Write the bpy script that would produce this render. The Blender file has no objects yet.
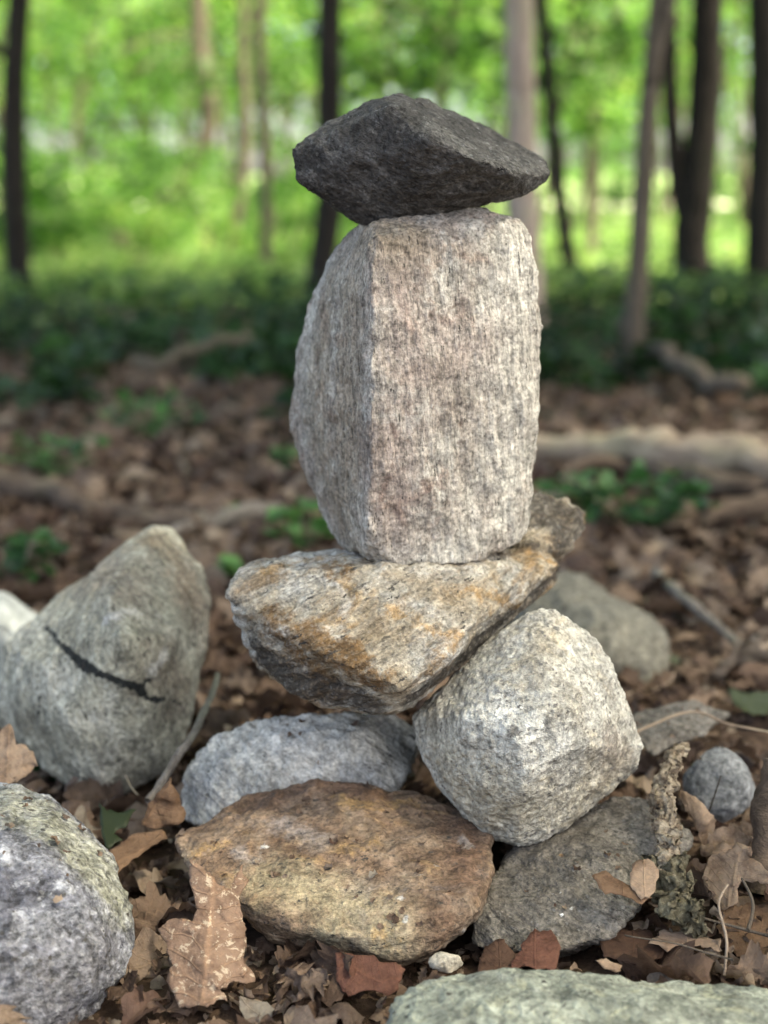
import bpy, bmesh, math, random
import numpy as np
from mathutils import Vector, Matrix, Euler
from mathutils.bvhtree import BVHTree

R = math.radians
sc = bpy.context.scene
col = sc.collection
rng = np.random.default_rng(11)
random.seed(5)

# ------------------------------------------------------------------ camera
CAM = Vector((0, 0, 0.6)); PITCH = R(12.3); F = 52 / 36 * 1024
RIGHT = Vector((1, 0, 0)); FWD = Vector((0, math.cos(PITCH), -math.sin(PITCH))); UP = Vector((0, math.sin(PITCH), math.cos(PITCH)))
def ray(px, py):
    return RIGHT * ((px - 384) / F) + UP * ((512 - py) / F) + FWD
def P(px, py, Y):
    d = ray(px, py)
    return CAM + d * (Y / d.y)
def G(px, py, z=0.0):
    d = ray(px, py)
    return CAM + d * ((z - CAM.z) / d.z)

cam_d = bpy.data.cameras.new('camera'); cam = bpy.data.objects.new('camera', cam_d); col.objects.link(cam)
cam.location = CAM; cam.rotation_euler = (R(90) - PITCH, 0, 0)
cam_d.sensor_fit = 'VERTICAL'; cam_d.sensor_height = 36; cam_d.lens = 52
cam_d.clip_start = 0.02; cam_d.clip_end = 1000
cam_d.dof.use_dof = True; cam_d.dof.focus_distance = 1.18; cam_d.dof.aperture_fstop = 3.2
sc.camera = cam

# ------------------------------------------------------------------ light
SUN_EL, SUN_AZ = R(60), R(114)          # azimuth from +Y (behind the cairn) towards +X
w = bpy.data.worlds.new('World'); sc.world = w; w.use_nodes = True
nt = w.node_tree; bg = nt.nodes['Background']
sky = nt.nodes.new('ShaderNodeTexSky'); sky.sky_type = 'NISHITA'; sky.sun_disc = False
sky.sun_elevation = SUN_EL; sky.sun_rotation = SUN_AZ; sky.dust_density = 3.5; sky.ozone_density = 0.3; sky.air_density = 0.6
nt.links.new(sky.outputs[0], bg.inputs[0]); bg.inputs[1].default_value = 0.15
sd = bpy.data.lights.new('sun', 'SUN'); sd.energy = 4.8; sd.angle = R(4.5); sd.color = (1, 0.95, 0.88)
so = bpy.data.objects.new('sun', sd); col.objects.link(so)
sdir = Vector((math.sin(SUN_AZ) * math.cos(SUN_EL), math.cos(SUN_AZ) * math.cos(SUN_EL), math.sin(SUN_EL)))
so.rotation_euler = sdir.to_track_quat('Z', 'Y').to_euler(); so.location = sdir * 20
sc.view_settings.view_transform = 'Standard'; sc.view_settings.look = 'None'; sc.view_settings.gamma = 1
sc.view_settings.exposure = 2.35
try:
    sc.view_settings.use_white_balance = True
    sc.view_settings.white_balance_temperature = 7700
    sc.view_settings.white_balance_tint = 4
except Exception:
    pass
sc.render.engine = 'CYCLES'
sc.cycles.use_denoising = True
sc.cycles.max_bounces = 7; sc.cycles.diffuse_bounces = 4; sc.cycles.transmission_bounces = 5; sc.cycles.glossy_bounces = 2
sc.cycles.sample_clamp_indirect = 6; sc.cycles.caustics_reflective = False; sc.cycles.caustics_refractive = False

# ------------------------------------------------------------------ tags
def tag(o, label=None, cat=None, group=None, kind=None):
    if label: o['label'] = label
    if cat: o['category'] = cat
    if group: o['group'] = group
    if kind: o['kind'] = kind
    return o
def empty(name, loc, label, cat, group=None):
    o = bpy.data.objects.new(name, None); o.empty_display_size = 0.05; col.objects.link(o); o.location = loc
    return tag(o, label, cat, group)
def link(name, me, parent=None, loc=None):
    o = bpy.data.objects.new(name, me); col.objects.link(o)
    if parent: o.parent = parent
    if loc is not None: o.location = loc
    return o

# ------------------------------------------------------------------ numpy noise
_prm = np.random.default_rng(3).permutation(256); _prm = np.concatenate([_prm, _prm, _prm])
_gr = np.random.default_rng(4).normal(size=(256, 3)); _gr /= np.linalg.norm(_gr, axis=1)[:, None]
def pn(p, seed=0):
    p = np.asarray(p, float) + seed * 17.31
    i = np.floor(p).astype(int); f = p - i; u = f * f * f * (f * (f * 6 - 15) + 10); i &= 255
    def g(a, b, c):
        h = _prm[_prm[_prm[i[:, 0] + a] + i[:, 1] + b] + i[:, 2] + c]
        return ((f - np.array([a, b, c])) * _gr[h]).sum(1)
    L = lambda a, b, t: a + (b - a) * t
    x0 = L(L(g(0,0,0), g(1,0,0), u[:,0]), L(g(0,1,0), g(1,1,0), u[:,0]), u[:,1])
    x1 = L(L(g(0,0,1), g(1,0,1), u[:,0]), L(g(0,1,1), g(1,1,1), u[:,0]), u[:,1])
    return L(x0, x1, u[:, 2]) * 1.5
def fbm(p, freq, octv=4, gain=0.5, seed=0, ridge=False):
    p = np.asarray(p, float); a = 1; s = np.zeros(len(p))
    for k in range(octv):
        n = pn(p * freq, seed + k * 3)
        if ridge: n = 0.5 - np.abs(n)
        s += a * n; a *= gain; freq *= 2.03
    return s

def mesh_np(name, verts, faces, mats=(), smooth=True, uv=None):
    """faces: Mx3 or Mx4 int array"""
    me = bpy.data.meshes.new(name); verts = np.asarray(verts, np.float32); faces = np.asarray(faces, np.int32)
    k = faces.shape[1]; n = len(faces)
    me.vertices.add(len(verts)); me.vertices.foreach_set('co', verts.ravel())
    me.loops.add(n * k); me.loops.foreach_set('vertex_index', faces.ravel())
    me.polygons.add(n); me.polygons.foreach_set('loop_start', np.arange(n, dtype=np.int32) * k)
    try: me.polygons.foreach_set('loop_total', np.full(n, k, np.int32))
    except Exception: pass
    me.polygons.foreach_set('use_smooth', np.full(n, smooth))
    if uv is not None:
        l = me.uv_layers.new(name='UVMap'); l.data.foreach_set('uv', np.asarray(uv, np.float32)[faces.ravel()].ravel())
    me.update(calc_edges=True)
    for m in mats: me.materials.append(m)
    return me

# ------------------------------------------------------------------ node helper
class NT:
    def __init__(s, name):
        s.m = bpy.data.materials.new(name); s.m.use_nodes = True; s.t = s.m.node_tree; s.t.nodes.clear()
        s.out = s.n('OutputMaterial')
    def n(s, typ, **kw):
        x = s.t.nodes.new('ShaderNode' + typ)
        for k, v in kw.items(): setattr(x, k, v)
        return x
    def l(s, a, b): s.t.links.new(a, b)
    def val(s, sock, v):
        if hasattr(v, 'is_output'): s.l(v, sock)
        elif isinstance(v, (tuple, list)) and sock.type == 'RGBA': sock.default_value = (*v[:3], 1)
        else: sock.default_value = v
    def math(s, op, a, b=0.0, c=None, clamp=False):
        x = s.n('Math', operation=op, use_clamp=clamp); s.val(x.inputs[0], a); s.val(x.inputs[1], b)
        if c is not None: s.val(x.inputs[2], c)
        return x.outputs[0]
    def vmath(s, op, a, b):
        x = s.n('VectorMath', operation=op); s.val(x.inputs[0], a); s.val(x.inputs[1], b); return x.outputs[0]
    def noise(s, vec, scale, detail=4, rough=0.55, dist=0.0, out=0):
        x = s.n('TexNoise'); s.val(x.inputs['Scale'], scale); x.inputs['Detail'].default_value = detail
        x.inputs['Roughness'].default_value = rough; x.inputs['Distortion'].default_value = dist
        if vec is not None: s.l(vec, x.inputs['Vector'])
        return x.outputs[out]
    def voro(s, vec, scale, feature='F1', out='Distance', rand=1.0):
        x = s.n('TexVoronoi', feature=feature); x.inputs['Scale'].default_value = scale; x.inputs['Randomness'].default_value = rand
        s.l(vec, x.inputs['Vector']); return x.outputs[out]
    def mapr(s, v, a, b, c=0.0, d=1.0, smooth=True):
        x = s.n('MapRange'); x.interpolation_type = 'SMOOTHSTEP' if smooth else 'LINEAR'
        s.val(x.inputs[0], v)
        for k, q in zip((1, 2, 3, 4), (a, b, c, d)): s.val(x.inputs[k], q)
        return x.outputs[0]
    def ramp(s, v, stops, interp='LINEAR'):
        x = s.n('ValToRGB'); s.l(v, x.inputs[0]); e = x.color_ramp.elements; x.color_ramp.interpolation = interp
        while len(e) < len(stops): e.new(0.5)
        for q, (p, c) in zip(e, stops): q.position = p; q.color = (*c[:3], 1)
        return x.outputs[0]
    def mix(s, f, a, b, blend='MIX'):
        x = s.n('Mix', data_type='RGBA', blend_type=blend); x.clamp_factor = True
        s.val(x.inputs[0], f); s.val(x.inputs[6], a); s.val(x.inputs[7], b); return x.outputs[2]
    def mapping(s, vec, rot=(0,0,0), scale=(1,1,1)):
        a = s.n('Mapping'); a.inputs['Rotation'].default_value = rot; s.l(vec, a.inputs[0])
        b = s.n('Mapping'); b.inputs['Scale'].default_value = scale; s.l(a.outputs[0], b.inputs[0]); return b.outputs[0]
    def attr(s, name):
        x = s.n('Attribute'); x.attribute_name = name; return x.outputs['Fac']
    def bump(s, h, strength, dist, normal=None):
        x = s.n('Bump'); x.inputs['Strength'].default_value = strength; x.inputs['Distance'].default_value = dist
        s.l(h, x.inputs['Height'])
        if normal is not None: s.l(normal, x.inputs['Normal'])
        return x.outputs[0]
    def principled(s, color, rough=0.85, normal=None, spec=0.35):
        x = s.n('BsdfPrincipled'); s.val(x.inputs['Base Color'], color); s.val(x.inputs['Roughness'], rough)
        x.inputs['Specular IOR Level'].default_value = spec
        if normal is not None: s.l(normal, x.inputs['Normal'])
        return x
    def done(s, shader):
        s.l(shader, s.out.inputs[0]); return s.m

# ------------------------------------------------------------------ rock material
def rock_mat(name, base, streak=None, grain=(0.55, 1.35), gscale=330, specks=(0.05, 0.045, 0.04), speck_amt=0.4,
             streak_rot=(0,0,0), streak_scale=(1,1,1), streak_col=None, streak_amt=0.5, stains=(), bump=1.0, mica=0.0, mottles=(), big=11):
    """base: list of ramp stops; stains: (attribute, colour, noise amp m, soft m, strength); mottles: (colour, scale, lo, hi, amount)"""
    s = NT(name); co = s.n('TexCoord').outputs['Object']
    nb = s.noise(co, big, 6, 0.62, 0.6)
    c = s.ramp(s.mapr(nb, 0.28, 0.72), base)
    sv = s.mapping(co, streak_rot, streak_scale)
    ns = s.noise(sv, 60, 6, 0.65, 0.4)
    ns2 = s.noise(sv, 190, 4, 0.6, 0.2)
    if streak_col:
        c = s.mix(s.math('MULTIPLY', s.math('MULTIPLY', s.mapr(ns, 0.47, 0.64), s.mapr(s.noise(co, 17, 4, 0.65, 0.5), 0.38, 0.6, 0.25, 1.0)), streak_amt), c, streak_col)
    for (mc, msc, lo, hi, am) in mottles:
        c = s.mix(s.math('MULTIPLY', s.mapr(s.noise(co, msc, 5, 0.65, 0.8), lo, hi), am), c, mc)
    for (an, sc_, amp, soft, st) in stains:
        d = s.attr(an)
        nz = s.math('SUBTRACT', s.noise(co, 55, 5, 0.7), 0.5)
        d = s.math('ADD', d, s.math('MULTIPLY', nz, amp))
        d = s.math('ADD', d, s.math('MULTIPLY', s.math('SUBTRACT', s.noise(co, 240, 3, 0.7), 0.5), min(amp, 0.02) * 0.7))
        m = s.mapr(d, -soft, soft, st, 0.0)
        if soft > 0.0015: m = s.math('MULTIPLY', m, s.mapr(s.noise(co, 210, 3), 0.3, 0.55, 0.55, 1.0))
        c = s.mix(m, c, sc_)
    wv = s.n('VectorMath', operation='SCALE'); s.l(s.noise(co, 400, 2, out=1), wv.inputs[0]); wv.inputs['Scale'].default_value = 0.004
    warp2 = s.vmath('ADD', sv, wv.outputs[0])
    g1 = s.noise(co, gscale, 3, 0.7); g2 = s.noise(sv, gscale * 0.33, 4, 0.7)
    gm = s.mapr(s.math('ADD', s.math('MULTIPLY', g1, 0.55), s.math('MULTIPLY', g2, 0.45)), 0.38, 0.62, grain[0] ** 1.45, grain[1] * 1.1, False)
    gm = s.math('MULTIPLY', gm, s.mapr(ns2, 0.3, 0.7, 0.82, 1.16, False))
    gm = s.math('MULTIPLY', gm, s.mapr(s.noise(co, 48, 5, 0.7, 0.6), 0.36, 0.64, 0.74, 1.16, False))
    gc = s.n('CombineColor'); [s.l(gm, gc.inputs[k]) for k in range(3)]
    c = s.mix(1.0, c, gc.outputs[0], 'MULTIPLY')
    vs = s.voro(warp2, gscale * 1.1, out='Color'); vd = s.voro(warp2, gscale * 1.1)
    sep = s.n('SeparateColor'); s.l(vs, sep.inputs[0])
    sp = s.math('MULTIPLY', s.mapr(sep.outputs[0], 1 - speck_amt * 0.55, 1 - speck_amt * 0.55 + 0.03), s.mapr(vd, 0.28, 0.5, 1, 0))
    sp = s.math('MULTIPLY', sp, s.mapr(s.noise(co, 45, 3), 0.4, 0.6))
    c = s.mix(sp, c, specks)
    rough = 0.86
    if mica > 0:
        sep2 = s.n('SeparateColor'); s.l(s.voro(co, gscale * 1.6, out='Color'), sep2.inputs[0]); mk = s.mapr(sep2.outputs[1], 1 - mica, 1 - mica + 0.02)
        rough = s.mapr(mk, 0, 1, 0.86, 0.33, False)
        c = s.mix(s.math('MULTIPLY', mk, 0.12), c, (0.5, 0.49, 0.47))
    hgt = s.math('ADD', s.math('MULTIPLY', ns, 0.9), s.math('ADD', s.math('MULTIPLY', g2, 0.9), s.math('MULTIPLY', s.noise(co, gscale * 0.12, 5, 0.65), 1.1)))
    nrm = s.bump(hgt, 1.0, 0.0056 * bump)
    nrm = s.bump(g1, 0.7, 0.0018 * bump, nrm)
    b = s.principled(c, rough, nrm, 0.4 if mica > 0 else 0.28)
    return s.done(b.outputs[0])

# ------------------------------------------------------------------ stones
STONE_BVH_V, STONE_BVH_F = [], []
def build_stone(name, hulls, mat, label, voxel=0.0024, smooth=5, disp=None, stains=None, group='stones of the cairn and around it'):
    bm = bmesh.new(); 
    for pts in hulls:
        b2 = bmesh.new(); vs = [b2.verts.new(p) for p in pts]
        r = bmesh.ops.convex_hull(b2, input=vs)
        bmesh.ops.delete(b2, geom=list({g for g in r['geom_interior'] + r['geom_unused'] if isinstance(g, bmesh.types.BMVert)}), context='VERTS')
        bmesh.ops.recalc_face_normals(b2, faces=b2.faces)
        o0 = len(STONE_BVH_V); b2.verts.index_update()
        STONE_BVH_V.extend([v.co.copy() for v in b2.verts]); STONE_BVH_F.extend([[o0 + v.index for v in f.verts] for f in b2.faces])
        tmp = bpy.data.meshes.new('t'); b2.to_mesh(tmp); b2.free(); bm.from_mesh(tmp); bpy.data.meshes.remove(tmp)
    me = bpy.data.meshes.new('hull'); bm.to_mesh(me); bm.free()
    to = bpy.data.objects.new('tmp', me); col.objects.link(to)
    md = to.modifiers.new('r', 'REMESH'); md.mode = 'VOXEL'; md.voxel_size = voxel
    ms = to.modifiers.new('s', 'SMOOTH'); ms.iterations = smooth; ms.factor = 0.5
    dg = bpy.context.evaluated_depsgraph_get()
    me2 = bpy.data.meshes.new_from_object(to.evaluated_get(dg))
    bpy.data.objects.remove(to); bpy.data.meshes.remove(me)
    n = len(me2.vertices); co = np.empty(n * 3, np.float32); me2.vertices.foreach_get('co', co); co = co.reshape(-1, 3).astype(float)
    nr = np.empty(n * 3, np.float32); me2.vertices.foreach_get('normal', nr); nr = nr.reshape(-1, 3)
    ne = len(me2.edges); ed = np.empty(ne * 2, np.int32); me2.edges.foreach_get('vertices', ed); ed = ed.reshape(-1, 2)
    deg = np.bincount(ed.ravel(), minlength=n)[:, None].astype(float); smc = co.copy()
    for _ in range(14):
        acc = np.stack([np.bincount(ed[:, 0], smc[ed[:, 1], a], n) + np.bincount(ed[:, 1], smc[ed[:, 0], a], n) for a in range(3)], 1)
        smc = smc * 0.3 + 0.7 * acc / np.maximum(deg, 1)
    cvx = np.clip(((co - smc) * nr).sum(1), 0, 0.006)
    chip = np.clip(2.6 * fbm(co, 34, 4, 0.6, len(STONE_BVH_V)) + 0.35, 0, 1.5)
    co = co - nr * (cvx * chip)[:, None] * 1.5
    if disp is not None:
        co = co + nr * disp(co, nr)[:, None]
    base = np.array([(co[:, 0].min() + co[:, 0].max()) / 2, (co[:, 1].min() + co[:, 1].max()) / 2, co[:, 2].min()])
    me2.vertices.foreach_set('co', (co - base).astype(np.float32).ravel())
    me2.polygons.foreach_set('use_smooth', np.ones(len(me2.polygons), bool))
    me2.update(); me2.name = name
    bv = None
    for an, (poly_px, width) in (stains or {}).items():
        if bv is None:
            tris = np.empty(len(me2.loops), np.int32); me2.loops.foreach_get('vertex_index', tris)
            bmx = bmesh.new(); bmx.from_mesh(me2); bmx.transform(Matrix.Translation(base)); bv = BVHTree.FromBMesh(bmx); bmx.free()
        d = np.full(n, 1e3)
        for line in poly_px:
            hits = []
            for q in line:
                h = bv.ray_cast(CAM, ray(q[0], q[1]).normalized())
                if h[0] is not None: hits.append((np.array(h[0]), q[2] if len(q) > 2 else width))
            if len(hits) == 1: hits = hits * 2
            for (a, wa), (b, wb) in zip(hits[:-1], hits[1:]):
                ab = b - a; L2 = max(ab @ ab, 1e-12)
                t = np.clip(((co - a) @ ab) / L2, 0, 1)
                dd = np.linalg.norm(co - (a + t[:, None] * ab), axis=1) - (wa + (wb - wa) * t)
                d = np.minimum(d, dd)
        at = me2.attributes.new(an, 'FLOAT', 'POINT'); at.data.foreach_set('value', np.clip(d, -1, 1).astype(np.float32))
    me2.materials.clear(); me2.materials.append(mat)
    o = link(name, me2, loc=base)
    return tag(o, label, 'stone', group)

def PP(l): return [P(*q) for q in l]
def rot_coords(p, rx, ry, rz):
    m = np.array(Euler((rx, ry, rz)).to_matrix()); return p @ m.T

def D(big=0.005, bf=14, mid=0.0018, mf=60, fine=0.0007, ff=230, aniso=None, an_amp=0.0, seed=0, ridge=0.0):
    def f(co, nr):
        d = big * fbm(co, bf, 3, 0.5, seed) + mid * fbm(co, mf, 3, 0.55, seed + 5) + fine * fbm(co, ff, 2, 0.6, seed + 9)
        if ridge: d += ridge * (fbm(co, bf * 2.2, 3, 0.5, seed + 21, True) - 0.35)
        if aniso is not None:
            q = rot_coords(co, *aniso[0]) * np.array(aniso[1])
            d += an_amp * fbm(q, 1.0, 4, 0.6, seed + 13)
        return d
    return f

# 1 dark top stone
top_pts = PP([(291,149,1.275),(294,180,1.275),(312,194,1.275),(340,214,1.28),(364,225,1.285),(380,225,1.285),(412,214,1.285),(445,208,1.285),
 (470,205,1.285),(510,198,1.29),(535,190,1.31),(554,174,1.32),(543,161,1.36),(520,149,1.39),(490,136,1.41),(450,111,1.40),(424,98,1.37),(400,94,1.35),
 (376,99,1.32),(352,117,1.31),(330,122,1.32),(310,137,1.31),
 (394,106,1.235),(432,139,1.215),(470,157,1.215),(515,173,1.24),(356,122,1.25),(472,190,1.265),(505,186,1.285),
 (350,130,1.43),(330,195,1.42),(470,185,1.45),(400,212,1.42),(520,175,1.43)])
m_top = rock_mat('dark_schist', [(0, (0.03, 0.028, 0.027)), (0.5, (0.06, 0.056, 0.053)), (1, (0.105, 0.1, 0.094))], grain=(0.4, 1.7), gscale=300,
   streak_rot=(0, R(-30), 0), streak_scale=(0.7, 1, 1.6), streak_col=(0.15, 0.145, 0.14), streak_amt=0.6, speck_amt=0.3, mica=0.03, bump=1.6)
build_stone('stone', [top_pts], m_top, 'dark grey wedge-shaped stone balanced on the very top of the stack', disp=D(0.003, 16, 0.0016, 65, 0.0009, 200, seed=1, ridge=0.002), smooth=3)

# 2 upright block
up_pts = PP([(362,221,1.30),(374,222,1.25),(410,211,1.29),(440,206,1.31),(472,207,1.31),(502,215,1.29),(527,222,1.29),(537,262,1.285),(542,330,1.285),(541,372,1.285),
 (534,440,1.285),(529,500,1.285),(526,536,1.285),(512,549,1.27),(480,561,1.25),(440,565,1.24),(398,567,1.232),(366,559,1.235),(338,546,1.33),(322,510,1.355),
 (302,470,1.37),(290,432,1.38),(289,395,1.38),(296,350,1.38),(309,300,1.375),(328,260,1.365),(348,235,1.34),
 (372,240,1.222),(372,330,1.208),(371,430,1.207),(369,530,1.218),(500,240,1.268),(528,400,1.268),(505,520,1.262),
 (380,228,1.40),(500,225,1.42),(520,330,1.43),(515,500,1.40),(360,520,1.40),(320,420,1.43),(330,300,1.43),(450,545,1.38)])
m_up = rock_mat('pinkish_gneiss',
   [(0, (0.27, 0.225, 0.19)), (0.35, (0.36, 0.315, 0.275)), (0.65, (0.43, 0.4, 0.355)), (1, (0.52, 0.5, 0.45))], grain=(0.5, 1.42), gscale=300,
   streak_rot=(0, R(4), 0), streak_scale=(1.7, 1.7, 0.26), streak_col=(0.2, 0.16, 0.135), streak_amt=0.5, speck_amt=0.3, mica=0.04, bump=0.8,
   mottles=(((0.27, 0.185, 0.145), 19, 0.53, 0.66, 0.6), ((0.6, 0.58, 0.53), 27, 0.56, 0.66, 0.6), ((0.17, 0.125, 0.10), 62, 0.6, 0.68, 0.7)), big=9,
   stains=(('stain_a', (0.25, 0.2, 0.145), 0.05, 0.018, 0.7), ('stain_or_shade_b', (0.13, 0.08, 0.06), 0.008, 0.002, 0.75), ('stain_or_light_c', (0.57, 0.54, 0.48), 0.05, 0.03, 0.75), ('stain_d', (0.38, 0.28, 0.25), 0.06, 0.03, 0.4)))
build_stone('stone', [up_pts], m_up, 'tall pinkish grey upright block forming the middle of the stack', voxel=0.0021, smooth=2,
   disp=D(0.0030, 13, 0.0013, 55, 0.0006, 210, ridge=0.003, aniso=((0, R(4), 0), (120, 120, 22)), an_amp=0.0011, seed=2),
   stains={'stain_a': ([[(335,270),(320,340),(316,420),(332,490),(348,530)], [(365,235),(395,230)], [(350,300),(348,480)]], 0.03),
           'stain_or_shade_b': ([[(396,508,0.004),(402,517,0.005),(404,524,0.003)], [(425,482,0.004),(428,489,0.003)], [(381,500,0.002),(388,478,0.003)], [(460,423,0.003)], [(392,425,0.002),(396,437,0.001)], [(313,416,0.0025)]], 0.004),
           'stain_d': ([[(400,300),(410,370),(395,450),(400,530)], [(440,330),(470,345)]], 0.022),
           'stain_or_light_c': ([[(466,490,0.004),(470,520,0.005),(472,548,0.004)], [(515,260),(520,350),(512,440),(505,520)], [(470,540),(455,560),(410,560)]], 0.026)})

# 3 slab
slab_pts = PP([(226,592,1.235),(236,573,1.25),(262,560,1.28),(300,552,1.30),(345,549,1.31),(500,544,1.33),(545,549,1.335),(562,564,1.32),(556,582,1.33),
 (545,592,1.31),(492,632,1.265),(452,672,1.215),(416,706,1.185),(396,714,1.18),(368,714,1.19),(330,707,1.215),(290,692,1.235),(250,663,1.25),(246,646,1.25),
 (300,575,1.225),(380,568,1.222),(470,566,1.235),(552,566,1.295),(400,688,1.14),(330,658,1.16),(262,624,1.205),(480,620,1.205),(440,662,1.165),
 (260,590,1.42),(480,600,1.43),(400,690,1.36),(300,660,1.38)])
lump = PP([(520,500,1.38),(540,491,1.40),(572,498,1.40),(587,512,1.385),(582,530,1.37),(562,553,1.335),(520,549,1.31),(500,540,1.40),(520,590,1.40),(570,548,1.41)])
slab_under = PP([(247,643,1.225),(256,662,1.222),(290,692,1.20),(330,707,1.19),(368,714,1.175),(400,712,1.165),(405,690,1.16),(330,662,1.175),(265,634,1.205),
 (300,690,1.36),(380,700,1.34),(280,640,1.38),(400,640,1.36)])
m_slab = rock_mat('rusty_layered_gneiss', [(0, (0.25, 0.185, 0.115)), (0.4, (0.36, 0.315, 0.25)), (0.7, (0.43, 0.41, 0.37)), (1, (0.52, 0.5, 0.47))], grain=(0.58, 1.35), gscale=270,
   streak_rot=(0, R(27), R(0)), streak_scale=(0.16, 0.6, 1.3), streak_col=(0.19, 0.125, 0.07), streak_amt=0.7, speck_amt=0.4, mica=0.05, bump=1.5,
   mottles=(((0.3, 0.185, 0.08), 19, 0.52, 0.66, 0.75), ((0.58, 0.56, 0.53), 22, 0.55, 0.68, 0.6)), big=10,
   stains=(('stain_a', (0.155, 0.08, 0.025), 0.05, 0.006, 0.88), ('stain_or_shade_b', (0.05, 0.042, 0.036), 0.02, 0.004, 0.95), ('stain_or_light_c', (0.36, 0.21, 0.075), 0.03, 0.005, 0.75)))
def slab_disp(co, nr):
    q = rot_coords(co, 0, R(27), 0)
    lay = q[:, 2] * 60 + 0.8 * fbm(co, 14, 3, 0.5, 41)
    fr = lay - np.floor(lay); step = np.where(fr < 0.8, fr / 0.8, (1 - fr) / 0.2)
    return D(0.0035, 13, 0.0010, 60, 0.0006, 210, aniso=((0, R(27), 0), (12, 30, 95)), an_amp=0.0022, seed=3)(co, nr) + 0.0026 * (step - 0.5)
build_stone('stone', [slab_pts, lump, slab_under], m_slab, 'rust-streaked layered slab lying under the upright block', voxel=0.0022, smooth=4, disp=slab_disp,
   stains={'stain_a': ([[(285,622,0.006),(310,640,0.013),(345,655,0.019),(372,680,0.012)], [(268,615,0.006),(300,655,0.01),(340,690,0.01)], [(350,570,0.004),(335,562,0.006),(330,575,0.003)]], 0.012),
           'stain_or_shade_b': ([[(258,652,0.016),(290,678,0.017),(330,692,0.016),(368,702,0.015)], [(556,572,0.011),(530,600,0.010),(500,622,0.012),(455,664,0.012),(415,697,0.013)], [(540,508,0.03),(565,518,0.024),(560,540,0.012)], [(530,545,0.006),(550,550,0.004)]], 0.012),  # underside and lower right edge painted dark as shade; lump dark from weathering
           'stain_or_light_c': ([[(553,563,0.004),(530,553,0.004)], [(470,590,0.003),(500,600,0.003),(520,606,0.001)], [(395,610,0.004),(430,628,0.005),(460,635,0.004)], [(430,672,0.004),(460,640,0.003)], [(480,597,0.004)]], 0.004)})

# 4 white rounded stone
wh = [(530,611,1.22),(556,611,1.22),(582,630,1.22),(607,660,1.21),(627,700,1.21),(643,746,1.21),(639,772,1.21),(602,802,1.19),(562,836,1.17),(516,850,1.16),(478,832,1.17),
 (438,790,1.20),(416,742,1.215),(414,716,1.225),(440,688,1.225),(480,645,1.225)]
wf = [(520,740,1.116),(470,715,1.142),(560,695,1.138),(598,745,1.146),(525,790,1.122),(540,655,1.165),(455,765,1.16),(578,785,1.152),(520,826,1.14),(482,785,1.136),(562,750,1.126),(500,690,1.146)]
wb = [(530 + (x - 530) * 0.8, 730 + (y - 730) * 0.8, 1.36) for x, y, _ in wh]
m_wh = rock_mat('pale_granite', [(0, (0.43, 0.38, 0.3)), (0.45, (0.52, 0.5, 0.45)), (1, (0.6, 0.585, 0.54))], grain=(0.6, 1.28), gscale=240,
   streak_rot=(0, R(40), 0), streak_scale=(0.8, 1, 1.2), streak_col=(0.40, 0.36, 0.30), streak_amt=0.5, speck_amt=0.5, specks=(0.17, 0.16, 0.15), bump=1.35,
   mottles=(((0.5, 0.4, 0.25), 30, 0.55, 0.7, 0.45), ((0.32, 0.29, 0.26), 40, 0.6, 0.72, 0.5)),
   stains=(('stain_a', (0.15, 0.145, 0.14), 0.012, 0.0016, 0.85), ('stain_or_shade_b', (0.25, 0.19, 0.16), 0.05, 0.012, 0.6), ('stain_or_light_c', (0.44, 0.38, 0.27), 0.06, 0.04, 0.6)))
build_stone('stone', [PP(wh + wf + wb)], m_wh, 'big whitish rounded stone propping up the rusty slab', voxel=0.0022, smooth=24,
   disp=D(0.004, 11, 0.0018, 42, 0.0016, 140, seed=4),
   stains={'stain_a': ([[(548,722,0.005)], [(513,732,0.005)], [(553,780,0.005)], [(556,628,0.0025)], [(607,717,0.0015)], [(616,695,0.0012)], [(505,790,0.002)]], 0.004),
           'stain_or_shade_b': ([[(610,745,0.016),(618,765,0.014),(600,785,0.010)]], 0.015),
           'stain_or_light_c': ([[(450,760),(500,800),(560,810),(600,790)]], 0.03)})

# 5 pale stone in the middle
pl = PP([(181,802,1.30),(188,770,1.31),(214,735,1.31),(250,721,1.305),(310,714,1.295),(360,711,1.30),(396,712,1.31),(420,736,1.31),(417,762,1.29),(396,792,1.26),
 (184,820,1.285),(215,835,1.24),(300,825,1.22),(390,808,1.235),(262,745,1.262),(358,738,1.258),(215,770,1.27),
 (300,740,1.46),(215,775,1.44),(405,745,1.44),(300,800,1.42)])
m_pl = rock_mat('pale_quartzite', [(0, (0.5, 0.47, 0.42)), (0.5, (0.64, 0.605, 0.545)), (1, (0.74, 0.705, 0.64))], grain=(0.6, 1.25), gscale=280,
   streak_rot=(0, R(-35), 0), streak_scale=(0.2, 0.6, 1.2), streak_col=(0.32, 0.32, 0.315), streak_amt=0.6, speck_amt=0.15, bump=1.3,
   stains=(('stain_a', (0.22, 0.13, 0.08), 0.02, 0.001, 0.8), ('stain_or_shade_b', (0.24, 0.245, 0.25), 0.05, 0.012, 0.7)))
build_stone('stone', [pl], m_pl, 'low pale grey-white stone wedged behind the rusty brown stone', voxel=0.0023, smooth=7,
   disp=D(0.005, 14, 0.002, 60, 0.001, 190, aniso=((0, R(-35), 0), (14, 40, 90)), an_amp=0.003, seed=5),
   stains={'stain_a': ([[(272,755,0.001)], [(300,738,0.001)], [(285,750,0.001)], [(318,762,0.001)], [(310,780,0.0012)]], 0.001), 'stain_or_shade_b': ([[(195,795),(215,765)], [(390,735),(405,755)], [(375,770),(350,778)]], 0.014)})

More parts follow.
